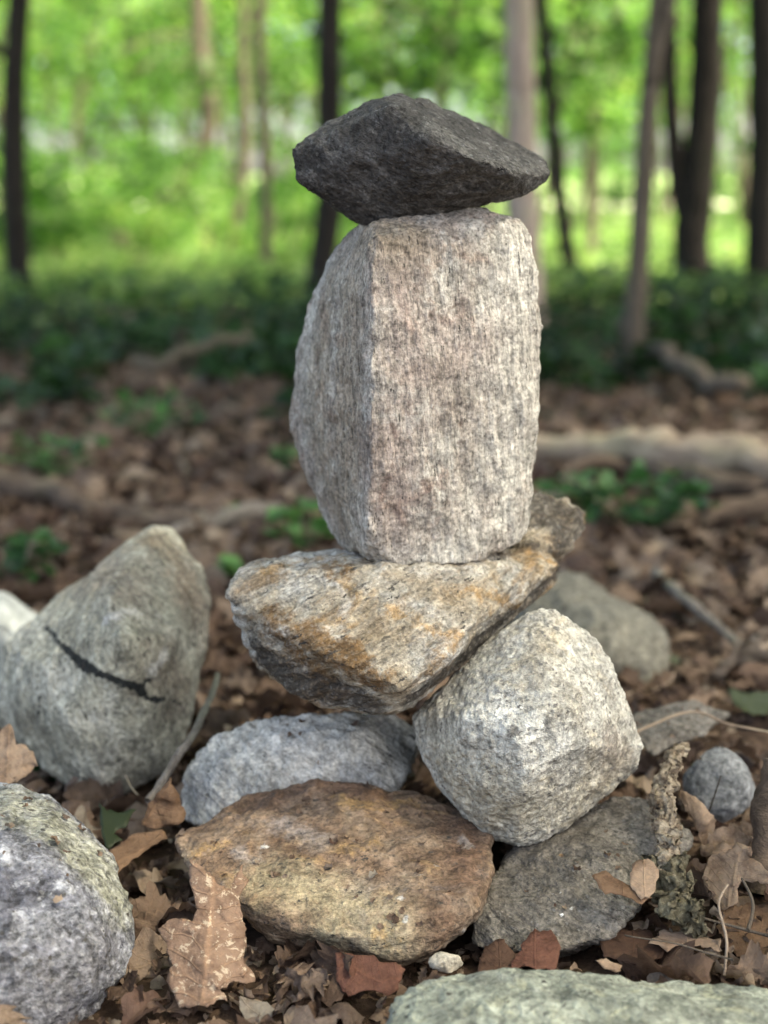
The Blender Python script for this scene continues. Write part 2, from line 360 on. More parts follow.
# 6 rusty brown stone
ru = PP([(174,836,1.18),(180,856,1.155),(212,822,1.20),(250,795,1.22),(310,780,1.225),(370,784,1.225),(430,797,1.22),(491,824,1.18),(496,870,1.12),(482,912,1.085),
 (442,948,1.05),(400,964,1.04),(330,957,1.075),(270,938,1.085),(236,912,1.105),
 (236,900,1.085),(330,934,1.045),(435,938,1.042),(470,905,1.062),
 (250,830,1.30),(430,830,1.30),(300,950,1.12),(420,955,1.12),(220,860,1.24)])
m_ru = rock_mat('rusty_sandstone', [(0, (0.115, 0.075, 0.052)), (0.35, (0.18, 0.12, 0.082)), (0.65, (0.24, 0.172, 0.122)), (1, (0.31, 0.25, 0.185))], grain=(0.6, 1.35), gscale=300,
   streak_rot=(0, R(14), 0), streak_scale=(0.4, 0.7, 1.2), streak_col=(0.15, 0.085, 0.045), streak_amt=0.55, speck_amt=0.25, bump=1.1,
   mottles=(((0.33, 0.215, 0.11), 25, 0.54, 0.68, 0.6), ((0.24, 0.21, 0.2), 15, 0.55, 0.7, 0.6), ((0.13, 0.07, 0.045), 26, 0.58, 0.72, 0.6)), big=12,
   stains=(('stain_a', (0.34, 0.29, 0.19), 0.06, 0.02, 0.75), ('stain_or_shade_b', (0.5, 0.48, 0.45), 0.014, 0.0016, 0.85), ('stain_or_light_c', (0.13, 0.075, 0.05), 0.05, 0.016, 0.7), ('stain_d', (0.34, 0.215, 0.095), 0.07, 0.006, 0.7), ('stain_e', (0.3, 0.27, 0.26), 0.03, 0.008, 0.6)))
build_stone('stone', [ru], m_ru, 'rusty orange-brown stone with small white spots lowest at the front of the pile', voxel=0.002, smooth=2,
   disp=D(0.004, 15, 0.0016, 60, 0.0008, 200, seed=6, ridge=0.0045),
   stains={'stain_a': ([[(270,880),(310,890),(350,910),(330,930)], [(390,930),(380,950)]], 0.022),
           'stain_or_shade_b': ([[(462,838,0.004),(467,846,0.004)], [(437,866,0.0012)], [(264,846,0.0025)], [(405,920,0.004)], [(401,898,0.002)], [(472,868,0.001)], [(463,931,0.002)], [(420,875,0.0008)]], 0.002),
           'stain_or_light_c': ([[(460,830),(470,880),(440,920)], [(250,795),(300,785),(370,790)]], 0.018),
           'stain_d': ([[(200,850,0.004),(228,845,0.003)], [(300,838,0.002),(330,846,0.004),(370,842,0.003)], [(340,805,0.006),(390,805,0.006),(410,800,0.004)], [(385,935,0.005),(400,925,0.004)]], 0.004),
           'stain_e': ([[(280,825,0.008),(320,842,0.010)], [(235,850,0.006),(250,860,0.006)]], 0.008)})

# 7 grey flat stone lower right
gf = PP([(468,947,1.075),(476,905,1.095),(508,850,1.165),(560,815,1.21),(605,797,1.23),(662,798,1.23),(695,838,1.165),(660,890,1.11),(620,935,1.06),(560,952,1.045),(510,955,1.045),
 (540,900,1.085),(600,860,1.12),(650,850,1.15),(560,965,1.12),(640,880,1.3),(520,880,1.28),(640,830,1.33)])
m_gf = rock_mat('grey_schist', [(0, (0.095, 0.083, 0.07)), (0.5, (0.15, 0.134, 0.116)), (1, (0.22, 0.2, 0.176))], grain=(0.5, 1.55), gscale=300,
   streak_rot=(0, R(-25), 0), streak_scale=(0.25, 0.6, 1.3), streak_col=(0.09, 0.075, 0.06), streak_amt=0.6, speck_amt=0.4, mica=0.03, bump=1.2,
   stains=(('stain_a', (0.7, 0.68, 0.65), 0.004, 0.0006, 0.95), ('stain_or_shade_b', (0.3, 0.17, 0.08), 0.006, 0.001, 0.8)))
build_stone('stone', [gf], m_gf, 'flat dull grey stone half under the big whitish stone', voxel=0.0023, smooth=7,
   disp=D(0.004, 14, 0.0018, 60, 0.0009, 200, aniso=((0, R(-25), 0), (14, 40, 90)), an_amp=0.0022, seed=7),
   stains={'stain_a': ([[(572,908,0.0016)], [(562,915,0.0014)], [(560,893,0.0007)]], 0.001), 'stain_or_shade_b': ([[(561,855,0.002)]], 0.002)})

# 8 left stone with black seam
ls_main = PP([(-22,690,1.50),(0,645,1.50),(25,627,1.49),(62,598,1.485),(95,578,1.47),(120,578,1.47),(140,590,1.46),(196,640,1.47),(193,692,1.46),(186,732,1.44),(164,776,1.42),(130,797,1.405),(85,802,1.395),(58,782,1.41),(25,745,1.44),(-8,722,1.48),
 (60,625,1.425),(108,592,1.405),(122,640,1.355),(70,715,1.37),(150,715,1.375),(110,785,1.375),(172,640,1.40),(20,685,1.43),(40,660,1.41),
 (140,620,1.62),(40,680,1.62),(170,720,1.58),(100,780,1.56)])
ls_back = PP([(120,550,1.53),(138,533,1.545),(158,524,1.55),(172,529,1.55),(182,539,1.545),(201,565,1.53),(212,602,1.515),(206,642,1.49),(196,690,1.47),(120,600,1.50),(150,580,1.475),(175,640,1.44),(150,700,1.42),
 (160,560,1.64),(195,620,1.62),(130,640,1.62)])
m_ls = rock_mat('greenish_gneiss', [(0, (0.25, 0.23, 0.18)), (0.4, (0.35, 0.335, 0.27)), (0.7, (0.43, 0.415, 0.345)), (1, (0.52, 0.5, 0.43))], grain=(0.55, 1.4), gscale=260,
   streak_rot=(0, R(20), 0), streak_scale=(0.9, 1, 0.35), streak_col=(0.17, 0.165, 0.145), streak_amt=0.6, speck_amt=0.35, bump=1.2,
   stains=(('stain_d', (0.25, 0.17, 0.1), 0.06, 0.02, 0.7), ('stain_or_shade_b', (0.2, 0.15, 0.115), 0.06, 0.025, 0.6), ('stain_or_light_c', (0.62, 0.6, 0.57), 0.035, 0.005, 0.8), ('stain_a', (0.012, 0.014, 0.015), 0.014, 0.0012, 0.98)))
build_stone('stone', [ls_main + ls_back], m_ls, 'tall greenish-grey stone crossed by a thin black seam, apart from the stack', voxel=0.0026, smooth=12,
   disp=D(0.006, 9, 0.0016, 42, 0.0010, 150, seed=8),
   stains={'stain_a': ([[(46,628,0.003),(58,641,0.0022),(72,654,0.0045),(85,666,0.006),(100,674,0.005),(118,680,0.005),(135,686,0.0045),(150,680,0.0018)], [(138,686,0.004),(146,697,0.003),(158,700,0.0035),(170,700,0.0018),(188,705,0.0012)], [(22,637,0.001)], [(31,644,0.0015)], [(40,695,0.002),(38,715,0.002)]], 0.004),
           'stain_or_shade_b': ([[(95,570),(130,590)], [(190,600),(205,620)], [(165,660),(180,690)]], 0.03),
           'stain_or_light_c': ([[(105,622,0.004),(120,612,0.005),(135,612,0.004)], [(150,672,0.005),(165,655,0.005)], [(156,612,0.003)]], 0.004),  # pale marks; the one near the top is a painted highlight
           'stain_d': ([[(150,540),(175,555),(190,590)]], 0.022)})

# 9 bluish stone lower left
bl = PP([(-60,790,1.17),(-20,776,1.17),(20,784,1.155),(55,797,1.145),(88,826,1.13),(114,858,1.105),(132,905,1.075),(137,935,1.06),(126,975,1.035),(100,1012,1.01),(68,1048,0.985),
 (0,845,1.045),(50,858,1.04),(92,905,1.02),(40,950,0.975),(90,975,0.99),(0,1000,0.955),(-40,900,1.0),(-70,850,1.08),(-40,1060,0.945),(30,1075,0.95),
 (20,850,1.29),(80,880,1.22),(100,960,1.15),(-50,900,1.25),(20,1000,1.15)])
m_bl = rock_mat('blue_grey_granite', [(0, (0.06, 0.06, 0.075)), (0.4, (0.125, 0.128, 0.155)), (0.65, (0.21, 0.215, 0.245)), (1, (0.33, 0.335, 0.37))], grain=(0.4, 1.55), gscale=190,
   streak_rot=(0, R(10), 0), streak_scale=(0.6, 1, 1.1), streak_col=(0.11, 0.11, 0.125), streak_amt=0.7, speck_amt=0.5, mica=0.05, bump=1.35, big=17,
   mottles=(((0.38, 0.39, 0.42), 60, 0.53, 0.62, 0.6), ((0.06, 0.06, 0.07), 55, 0.53, 0.6, 0.75)),
   stains=(('stain_a', (0.30, 0.30, 0.22), 0.05, 0.014, 0.65), ('stain_or_shade_b', (0.10, 0.095, 0.1), 0.06, 0.02, 0.7)))  # the last, dark tone paints shade on the stone's lower half
build_stone('stone', [bl], m_bl, 'large rounded blue-grey speckled stone nearest the camera beside the big speckled leaf', voxel=0.0024, smooth=12,
   disp=D(0.004, 13, 0.0022, 48, 0.0013, 150, seed=9),
   stains={'stain_a': ([[(0,800),(50,820),(90,860),(115,890)]], 0.03), 'stain_or_shade_b': ([[(10,970),(60,990),(100,960)]], 0.025)})

# 10 greenish stone at bottom
gb = [(378,1030,0.935),(392,1000,0.96),(420,977,0.975),(460,970,0.985),(530,969,0.99),(600,973,0.99),(690,980,0.99),(768,986,0.985),(840,1002,0.96),(500,1000,0.935),(620,1000,0.93),(720,1012,0.925),(420,1015,0.94)]
gb = PP(gb) + [Vector((-0.01, 0.86, 0.03)), Vector((0.12, 0.83, 0.035)), Vector((0.26, 0.84, 0.03)), Vector((0.0, 0.84, -0.04)), Vector((0.28, 0.84, -0.04)), Vector((0.29, 0.98, -0.04)), Vector((0.03, 1.0, -0.04))]
m_gb = rock_mat('lichen_green_stone', [(0, (0.16, 0.175, 0.145)), (0.5, (0.235, 0.255, 0.212)), (1, (0.31, 0.33, 0.275))], grain=(0.6, 1.3), gscale=230,
   streak_rot=(0, 0, 0), streak_scale=(0.8, 0.8, 1), streak_col=(0.26, 0.27, 0.24), streak_amt=0.5, speck_amt=0.25, bump=1.0, big=16,
   mottles=(((0.36, 0.365, 0.26), 40, 0.55, 0.66, 0.6), ((0.13, 0.14, 0.125), 34, 0.54, 0.66, 0.6)))
build_stone('stone', [gb], m_gb, 'pale green lichen-tinted stone cut by the bottom edge of the photo', voxel=0.0023, smooth=12, disp=D(0.004, 14, 0.002, 50, 0.001, 170, seed=10))

# 11 round dark grey stone
def ball(px, py, Y, rx, ry, rz, seed, n=60, jit=0.12):
    c = P(px, py, Y); r = np.random.default_rng(seed); v = r.normal(size=(n, 3)); v /= np.linalg.norm(v, axis=1)[:, None]
    return [Vector((c.x + a[0] * rx, c.y + a[1] * ry, c.z + a[2] * rz)) for a in v * (1 + jit * (r.random((n, 1)) - 0.7))]
m_rg = rock_mat('slate_grey_stone', [(0, (0.115, 0.12, 0.13)), (0.5, (0.17, 0.178, 0.19)), (1, (0.24, 0.248, 0.26))], grain=(0.6, 1.4), gscale=300, speck_amt=0.2, bump=0.9)
build_stone('stone', [ball(717, 788, 1.31, 0.036, 0.035, 0.040, 4)], m_rg, 'small round slate-grey stone among the curled brown leaves', smooth=10, disp=D(0.002, 22, 0.001, 70, 0.0005, 200, seed=11))

# 12 half-buried stone behind
bh = PP([(520,600,1.84),(545,575,1.88),(565,566,1.90),(600,583,1.87),(646,610,1.83),(668,634,1.80),(620,652,1.72),(560,655,1.70),(520,650,1.74),(600,620,1.74),
 (560,600,2.08),(640,630,2.02)]) + [Vector((0.17, 1.72, -0.03)), Vector((0.36, 1.78, -0.03)), Vector((0.3, 2.05, -0.03)), Vector((0.15, 2.0, -0.03))]
m_bh = rock_mat('mossy_grey_stone', [(0, (0.13, 0.125, 0.105)), (0.5, (0.19, 0.18, 0.15)), (1, (0.25, 0.235, 0.19))], speck_amt=0.2, bump=1.0)
build_stone('stone', [bh], m_bh, 'out of focus brown-grey stone half buried behind the big whitish stone', voxel=0.004, smooth=8, disp=D(0.008, 10, 0.003, 40, 0.001, 120, seed=12))
# 13 far-left pale stone
fl = PP([(-40,610,1.80),(-20,590,1.82),(6,590,1.83),(26,604,1.82),(38,620,1.80),(20,640,1.74),(-30,645,1.74),(0,620,1.74),(0,605,1.98),(-40,640,1.95),(30,625,1.95)]) + [Vector((-0.4, 1.75, 0.0)), Vector((-0.52, 1.78, 0.0)), Vector((-0.45, 1.95, 0.0))]
m_fl = rock_mat('smooth_pale_stone', [(0, (0.36, 0.38, 0.37)), (0.5, (0.43, 0.45, 0.44)), (1, (0.48, 0.5, 0.48))], grain=(0.85, 1.12), speck_amt=0.1, bump=0.6)
build_stone('stone', [fl], m_fl, 'smooth pale grey stone peeking out behind the black-seamed stone', voxel=0.004, smooth=10, disp=D(0.004, 10, 0.0015, 40, 0.0006, 120, seed=13))
# 14 pebble
m_pb = rock_mat('cream_pebble', [(0, (0.46, 0.41, 0.33)), (1, (0.55, 0.5, 0.42))], grain=(0.8, 1.15), speck_amt=0.1, bump=0.5)
build_stone('pebble', [ball(446, 962, 1.035, 0.0155, 0.010, 0.0085, 9, 30, 0.3)], m_pb, 'tiny cream pebble between the rusty stone and the green-tinted stone', voxel=0.001, smooth=5, disp=D(0.001, 60, 0.0004, 150, 0.0002, 300, seed=14))
# 15 fragment behind round stone
fr = PP([(628,720,1.43),(650,706,1.46),(692,699,1.47),(730,714,1.46),(706,735,1.40),(652,756,1.36),(636,742,1.38),(680,725,1.40),(690,740,1.46),(650,740,1.46)])
m_fr = rock_mat('dark_mica_fragment', [(0, (0.08, 0.07, 0.06)), (0.5, (0.14, 0.125, 0.11)), (1, (0.2, 0.185, 0.17))], grain=(0.5, 1.6), mica=0.12, speck_amt=0.3, bump=1.2)
build_stone('stone', [fr], m_fr, 'flat dark glittering rock chip lying behind the round slate-grey stone', voxel=0.002, smooth=4, disp=D(0.003, 25, 0.0015, 70, 0.0006, 200, seed=15))

STONES = BVHTree.FromPolygons(STONE_BVH_V, STONE_BVH_F)
def clear_of_stones(p, r):
    loc, nor, idx, dist = STONES.find_nearest(p)
    if loc is None: return True
    if (p - loc).dot(nor) < 0: return False
    return dist > r

# ------------------------------------------------------------------ ground
def gz_arr(x, y):
    p = np.stack([x, y, np.zeros_like(x)], 1)
    near = 0.012 * fbm(p, 2.2, 4, 0.5, 61) + 0.05 * fbm(p, 0.35, 2, 0.5, 62) * np.clip((y - 2.5) / 3, 0, 1)
    h = near + np.clip(y - 9, 0, None) * 0.012 * np.clip((y - 9) / 12, 0, 1)
    h += 0.035 * np.exp(-(((x - 0.30) / 0.12) ** 2 + ((y - 1.12) / 0.12) ** 2))      # leaf pile by the grey stone
    h += 0.8 * fbm(p, 0.03, 2, 0.5, 63) * np.clip((y - 45) / 60, 0, 1)
    return h - 0.008
def gz(x, y): return float(gz_arr(np.array([x]), np.array([y]))[0])
ys = np.concatenate([np.linspace(-20, 0.2, 12), np.linspace(0.35, 3.5, 150), np.geomspace(3.55, 9.5, 70), np.geomspace(9.8, 240, 60)])
u = np.linspace(-1, 1, 161); xs = np.sign(u) * (np.abs(u) * 2.2 + np.abs(u) ** 7 * 160)
X, Y = np.meshgrid(xs, ys); Z = gz_arr(X.ravel(), Y.ravel())
gv = np.stack([X.ravel(), Y.ravel(), Z], 1); nx, ny = len(xs), len(ys)
ii = (np.arange(ny - 1)[:, None] * nx + np.arange(nx - 1)[None]).ravel()
gf_ = np.stack([ii, ii + 1, ii + nx + 1, ii + nx], 1)
s = NT('forest_floor'); co = s.n('TexCoord').outputs['Object']
sx = s.n('SeparateXYZ'); s.l(co, sx.inputs[0])
edge = s.math('ADD', sx.outputs[1], s.math('MULTIPLY', s.math('SUBTRACT', s.noise(co, 0.5, 3), 0.5), 5.0))
grass_f = s.mapr(edge, 6.4, 7.8)
soil = s.ramp(s.noise(co, 26, 6, 0.7), [(0.3, (0.018, 0.012, 0.009)), (0.5, (0.05, 0.032, 0.022)), (0.7, (0.11, 0.072, 0.05))])
soil = s.mix(s.mapr(s.voro(co, 60), 0.0, 0.5, 0.7, 0.0), soil, (0.13, 0.085, 0.06))
moss_f = s.math('MULTIPLY', s.mapr(s.math('ADD', sx.outputs[1], s.math('MULTIPLY', s.noise(co, 1.3, 3), 3.0)), 4.6, 6.2), 0.75)
soil = s.mix(moss_f, soil, (0.025, 0.045, 0.016))
gr = s.ramp(s.noise(co, 0.9, 6, 0.7), [(0.3, (0.11, 0.19, 0.06)), (0.5, (0.19, 0.28, 0.10)), (0.7, (0.28, 0.34, 0.15))])
c = s.mix(grass_f, soil, gr)
nrm = s.bump(s.noise(co, 90, 5, 0.7), 0.8, 0.006)
mg = s.done(s.principled(c, 0.95, nrm, 0.15).outputs[0])
go = link('ground', mesh_np('ground', gv, gf_, [mg])); tag(go, 'forest floor of dark leafy soil running out to a sunlit meadow', 'ground', kind='structure')

# pale road far behind
s = NT('pale_gravel'); co = s.n('TexCoord').outputs['Object']
mroad = s.done(s.principled(s.ramp(s.noise(co, 3, 6, 0.7), [(0.3, (0.36, 0.33, 0.28)), (0.7, (0.52, 0.48, 0.42))]), 0.95).outputs[0])
rx = np.linspace(-60, 60, 121); ry = np.linspace(0, 1, 6); rv = []
for x in rx:
    yc = 29 + 2.5 * math.sin(x * 0.06) - 0.05 * x
    for t in ry: rv.append((x, yc + (t - 0.5) * 4.5, gz(x, yc + (t - 0.5) * 4.5) + 0.05))
k = np.arange(120)[:, None] * 6 + np.arange(5)[None]; k = k.ravel()
link('path', mesh_np('path', rv, np.stack([k, k + 6, k + 7, k + 1], 1), [mroad])).__setitem__('kind', 'structure')

# ------------------------------------------------------------------ leaf materials
def dead_leaf_mat(name, stops, speck=None, trans=0.25, veins=0.5):
    s = NT(name); geo = s.n('NewGeometry'); oi = s.n('ObjectInfo'); tc = s.n('TexCoord')
    r = s.math('FRACT', s.math('ADD', geo.outputs['Random Per Island'], oi.outputs['Random']))
    c = s.ramp(r, stops)
    pos = geo.outputs['Position']
    c = s.mix(s.mapr(s.noise(pos, 45, 4, 0.7), 0.42, 0.68, 0, 0.75), c, s.mix(1.0, c, (0.42, 0.36, 0.33), 'MULTIPLY'))
    c = s.mix(s.mapr(s.noise(pos, 320, 3, 0.7), 0.5, 0.7, 0, 0.5), c, s.mix(1.0, c, (1.5, 1.4, 1.25), 'MULTIPLY'))
    if speck:
        c = s.mix(s.mapr(s.noise(pos, 130, 5, 0.75, 0.5), 0.55, 0.62, 0, 0.8), c, speck)
    uvs = s.n('SeparateXYZ'); s.l(tc.outputs['UV'], uvs.inputs[0])
    au = s.math('ABSOLUTE', s.math('SUBTRACT', uvs.outputs[0], 0.5))
    mid = s.mapr(au, 0.0, 0.035, 1, 0)
    lat = s.math('SINE', s.math('MULTIPLY', s.math('SUBTRACT', uvs.outputs[1], s.math('MULTIPLY', au, 0.5)), 50.0))
    latm = s.mapr(lat, 0.88, 1.0)
    vm = s.math('MAXIMUM', mid, s.math('MULTIPLY', latm, 0.6))
    c = s.mix(s.math('MULTIPLY', vm, 0.4 * veins), c, s.mix(1.0, c, (1.6, 1.5, 1.3), 'MULTIPLY'))
    h = s.math('ADD', s.math('MULTIPLY', vm, 0.6 * veins), s.math('ADD', s.noise(pos, 160, 4, 0.7), s.math('MULTIPLY', s.noise(pos, 50, 3), 1.5)))
    nrm = s.bump(h, 0.8, 0.0028)
    b = s.principled(c, 0.72, nrm, 0.3)
    t = s.n('BsdfTranslucent'); s.l(c, t.inputs[0])
    mx = s.n('MixShader'); mx.inputs[0].default_value = trans; s.l(b.outputs[0], mx.inputs[1]); s.l(t.outputs[0], mx.inputs[2])
    return s.done(mx.outputs[0])
m_litter = dead_leaf_mat('dry_leaf', [(0.0, (0.075, 0.047, 0.034)), (0.2, (0.13, 0.085, 0.062)), (0.38, (0.19, 0.13, 0.095)), (0.55, (0.27, 0.195, 0.145)), (0.7, (0.16, 0.125, 0.105)), (0.82, (0.10, 0.055, 0.04)), (0.93, (0.35, 0.27, 0.205)), (1, (0.25, 0.22, 0.185))])
m_tan = dead_leaf_mat('tan_leaf', [(0, (0.33, 0.23, 0.165)), (1, (0.38, 0.275, 0.2))])
m_speck = dead_leaf_mat('speckled_leaf', [(0, (0.24, 0.155, 0.112)), (1, (0.26, 0.17, 0.12))], speck=(0.56, 0.46, 0.35), veins=0.9)
m_red = dead_leaf_mat('russet_leaf', [(0, (0.11, 0.045, 0.03)), (1, (0.16, 0.072, 0.05))])
m_brown = dead_leaf_mat('brown_leaf', [(0, (0.17, 0.10, 0.062)), (1, (0.21, 0.13, 0.08))])
m_dark = dead_leaf_mat('dark_brown_leaf', [(0, (0.075, 0.04, 0.026)), (1, (0.11, 0.06, 0.04))])
def green_mat(name, stops, trans=0.45, rough=0.5, gap_shade=(0.24, 0.34, 0.3)):
    s = NT(name); geo = s.n('NewGeometry'); oi = s.n('ObjectInfo')
    r = s.math('FRACT', s.math('ADD', geo.outputs['Random Per Island'], oi.outputs['Random']))
    c = s.ramp(r, stops)
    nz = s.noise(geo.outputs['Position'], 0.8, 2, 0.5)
    c = s.mix(s.mapr(nz, 0.42, 0.52, 0.85, 0.0), c, s.mix(1.0, c, gap_shade, 'MULTIPLY'))  # leaf tone varies by clump, with dark gap shading painted in
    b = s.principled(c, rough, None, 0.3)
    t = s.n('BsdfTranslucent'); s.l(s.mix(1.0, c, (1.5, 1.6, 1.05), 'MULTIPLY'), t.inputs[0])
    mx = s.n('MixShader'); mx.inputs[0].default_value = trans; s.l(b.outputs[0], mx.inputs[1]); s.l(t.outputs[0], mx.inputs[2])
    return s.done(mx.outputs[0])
m_green = green_mat('tree_leaf', [(0, (0.06, 0.145, 0.035)), (0.5, (0.10, 0.215, 0.05)), (1, (0.16, 0.28, 0.07))], 0.55)
m_green2 = green_mat('yellow_green_leaf', [(0, (0.10, 0.21, 0.055)), (0.6, (0.165, 0.29, 0.08)), (1, (0.26, 0.33, 0.11))], 0.55)
m_shade = green_mat('shade_toned_leaf', [(0, (0.03, 0.075, 0.015)), (0.5, (0.05, 0.12, 0.022)), (1, (0.08, 0.17, 0.03))], 0.4)  # darker copy of the leaf green, canopy shade put into the colour
m_under = green_mat('shade_toned_undergrowth', [(0, (0.018, 0.045, 0.016)), (0.5, (0.03, 0.075, 0.024)), (1, (0.05, 0.11, 0.035))], 0.3)  # herb green darkened so the colour itself carries the floor's shade
m_herb = green_mat('herb_leaf', [(0, (0.05, 0.125, 0.04)), (0.5, (0.08, 0.19, 0.06)), (1, (0.12, 0.25, 0.085))], 0.35)
m_deadgreen = green_mat('fading_green_leaf', [(0, (0.06, 0.075, 0.035)), (1, (0.10, 0.115, 0.06))], 0.3)

# ------------------------------------------------------------------ leaf shapes
def leaf_arrays(kind, seed, ns=9, size=1.0, hi=False):
    """midrib along +Y, length 1*size; returns verts, quads, uv"""
    r = np.random.default_rng(seed); t = np.linspace(0, 1, ns)
    if kind == 'oak':
        w = 0.33 * np.sin(np.pi * np.clip(t * 0.97 + 0.02, 0, 1)) ** 0.75 * (0.82 + 0.2 * np.cos(2 * np.pi * (t * 3.6 + r.random() * 0.3)) + 0.10 * r.normal(size=ns))
        w = np.maximum(w, 0.03)
    elif kind == 'frag':
        w = 0.36 * (0.5 + r.random(ns)) * np.sin(np.pi * (0.12 + 0.8 * t))
    else:
        w = 0.27 * np.sin(np.pi * t ** 0.85) ** 0.85 * (1 + 0.08 * r.normal(size=ns))
        w = np.maximum(w, 0.012)
    cols = np.linspace(-1, 1, 9 if hi else 5); nc = len(cols); ecl, ecr = r.uniform(-0.35, 0.55, 2); V = []; UV = []
    asym = 1 + 0.2 * r.normal(size=(ns, 2)) if kind == 'frag' else np.ones((ns, 2))
    fold = r.uniform(-0.5, 0.9); curl = r.uniform(-3.0, 3.0); cup = r.uniform(-0.5, 0.6); tw = r.uniform(-0.8, 0.8)
    ang = curl * (t - 0.5); yy = np.concatenate([[0], np.cumsum(np.cos((ang[1:] + ang[:-1]) / 2) / (ns - 1))]); zz = np.concatenate([[0], np.cumsum(np.sin((ang[1:] + ang[:-1]) / 2) / (ns - 1))])
    for i in range(ns):
        a = tw * (t[i] - 0.5)
        for j, cc in enumerate(cols):
            x = cc * w[i] * asym[i, 0 if cc < 0 else 1]; h = abs(x) * fold + cup * x * x * 3
            n1 = pn(np.array([[x * 4, t[i] * 4, seed * 1.3]]))[0] * 0.10 + 0.05 * pn(np.array([[x * 11, t[i] * 11, seed * 2.3]]))[0]
            h += n1 * (1.7 if kind == 'frag' else 1.25)
            if hi: h += (ecl if cc < 0 else ecr) * abs(cc) ** 3 * w[i] + 0.05 * pn(np.array([[x * 22, t[i] * 22, seed * 3.1]]))[0] + 0.10 * abs(pn(np.array([[x * 7, t[i] * 7, seed * 4.1]]))[0])
            X_ = x * math.cos(a) - h * math.sin(a); H = x * math.sin(a) + h * math.cos(a)
            V.append((X_, yy[i] - 0.5 - H * math.sin(ang[i]), zz[i] + H * math.cos(ang[i]))); UV.append((0.5 + cc * 0.5 * min(1, w[i] / 0.3), t[i]))
    V = np.array(V); V[:, 2] -= V[:, 2].mean()
    q = []
    for i in range(ns - 1):
        for j in range(nc - 1): a = i * nc + j; q.append((a, a + 1, a + nc + 1, a + nc))
    return V * size, np.array(q), np.array(UV)
KINDS = ['oak', 'oval', 'frag', 'oval', 'frag', 'oak']
PROTO_LO = [leaf_arrays(KINDS[k % 6], 100 + k, 7 if KINDS[k % 6] != 'oak' else 12) for k in range(18)]
PROTO_HI = []
for k in range(24):
    a_ = leaf_arrays(KINDS[k % 6], 300 + k, 22 if KINDS[k % 6] != 'oak' else 30, hi=True); PROTO_HI.append(mesh_np('leaf_shape', a_[0], a_[1], [m_litter], uv=a_[2]))

def rand_rot(r, tilt):
    return Euler((r.normal() * tilt, r.normal() * tilt, r.uniform(0, 6.283))).to_matrix()

# ------------------------------------------------------------------ hero leaves from outline
HERO = []
def outline_leaf(pts, Yf, mat, label, seed=0, amp=0.006, curl=None, name='fallen_leaf', cat='leaf', axis=None):
    bm = bmesh.new(); vs = [bm.verts.new((x, -y, 0)) for x, y in pts]
    f = bm.faces.new(vs); bmesh.ops.triangulate(bm, faces=[f])
    for _ in range(5):
        es = [e for e in bm.edges if e.calc_length() > 5]
        if not es: break
        bmesh.ops.subdivide_edges(bm, edges=es, cuts=1); bmesh.ops.triangulate(bm, faces=[g for g in bm.faces if len(g.verts) > 3])
    px = np.array([[v.co.x, -v.co.y] for v in bm.verts]); bm.verts.index_update()
    fa = np.array([[v.index for v in g.verts] for g in bm.faces]); bm.free()
    jag = np.array([pn(np.array([[x * 0.2, y * 0.2, seed]]))[0] for x, y in px]); jag2 = np.array([pn(np.array([[x * 0.22, y * 0.22, seed + 40]]))[0] for x, y in px])
    px = px + np.stack([jag, jag2], 1) * 2.6
    co = np.array([P(x, y, Yf(x, y)) for x, y in px])
    HERO.append((co[:, 0].mean(), co[:, 1].mean(), np.ptp(co[:, 0]) * 0.5))
    nz = fbm(co, 24, 3, 0.55, seed) + 0.8 * np.abs(fbm(co, 30, 2, 0.5, seed + 4)); nz2 = fbm(co, 85, 3, 0.6, seed + 7)
    d = 1.2 * amp * nz + amp * 0.22 * nz2
    co[:, 1] += d; co[:, 2] += d * 0.3
    (x0, y0), (x1, y1) = axis or ((px[:, 0].mean(), px[:, 1].max()), (px[:, 0].mean(), px[:, 1].min()))
    ax = np.array([x1 - x0, y1 - y0], float); L = np.linalg.norm(ax); ax /= L; rel = px - np.array([x0, y0])
    v = rel @ ax / L; uu = 0.5 + (rel @ np.array([-ax[1], ax[0]])) / L
    base = np.array([co[:, 0].mean(), co[:, 1].mean(), co[:, 2].min()])
    me = mesh_np(name, co - base, fa, [mat], uv=np.stack([uu, v], 1))
    o = link(name, me, loc=base); 
    md = o.modifiers.new('thick', 'SOLIDIFY'); md.thickness = 0.0006
    return tag(o, label, cat, 'noticeable fallen leaves among the stones')

outline_leaf([(190,861),(202,866),(212,875),(220,887),(231,894),(234,880),(241,869),(243,880),(249,883),(239,897),(243,921),(246,944),(243,963),(254,978),(254,985),(233,985),(219,990),(228,1004),(204,1010),(178,1014),(173,995),(167,980),(172,966),(167,952),(169,945),(158,929),(169,919),(183,918),(192,923),(197,909),(195,894),(189,878)],
   lambda x, y: 0.985 + (1014 - y) * 0.00055 + 0.00004 * abs(x - 205) ** 1.5, m_speck, 'large ragged tan leaf with cream specks leaning on the rusty stone', 1, axis=((200, 1014), (215, 865)))
outline_leaf([(335,959),(355,962),(374,958),(397,967),(405,976),(397,993),(367,992),(349,997),(337,982)], lambda x, y: 1.0 + (995 - y) * 0.0007, m_red, 'reddish-brown crumpled leaf under the front edge of the rusty stone', 2, axis=((400, 985), (336, 970)))
outline_leaf([(739,847),(752,847),(750,862),(772,877),(772,892),(758,886),(742,887),(739,907),(724,915),(709,900),(703,884),(712,868),(727,857)], lambda x, y: 1.09 - (x - 735) * 0.0005 + 0.0006 * (910 - y), m_tan, 'pale tan curled oak leaf with a hole, standing by the dark upright stick', 3, 0.010, axis=((728, 915), (745, 845)))
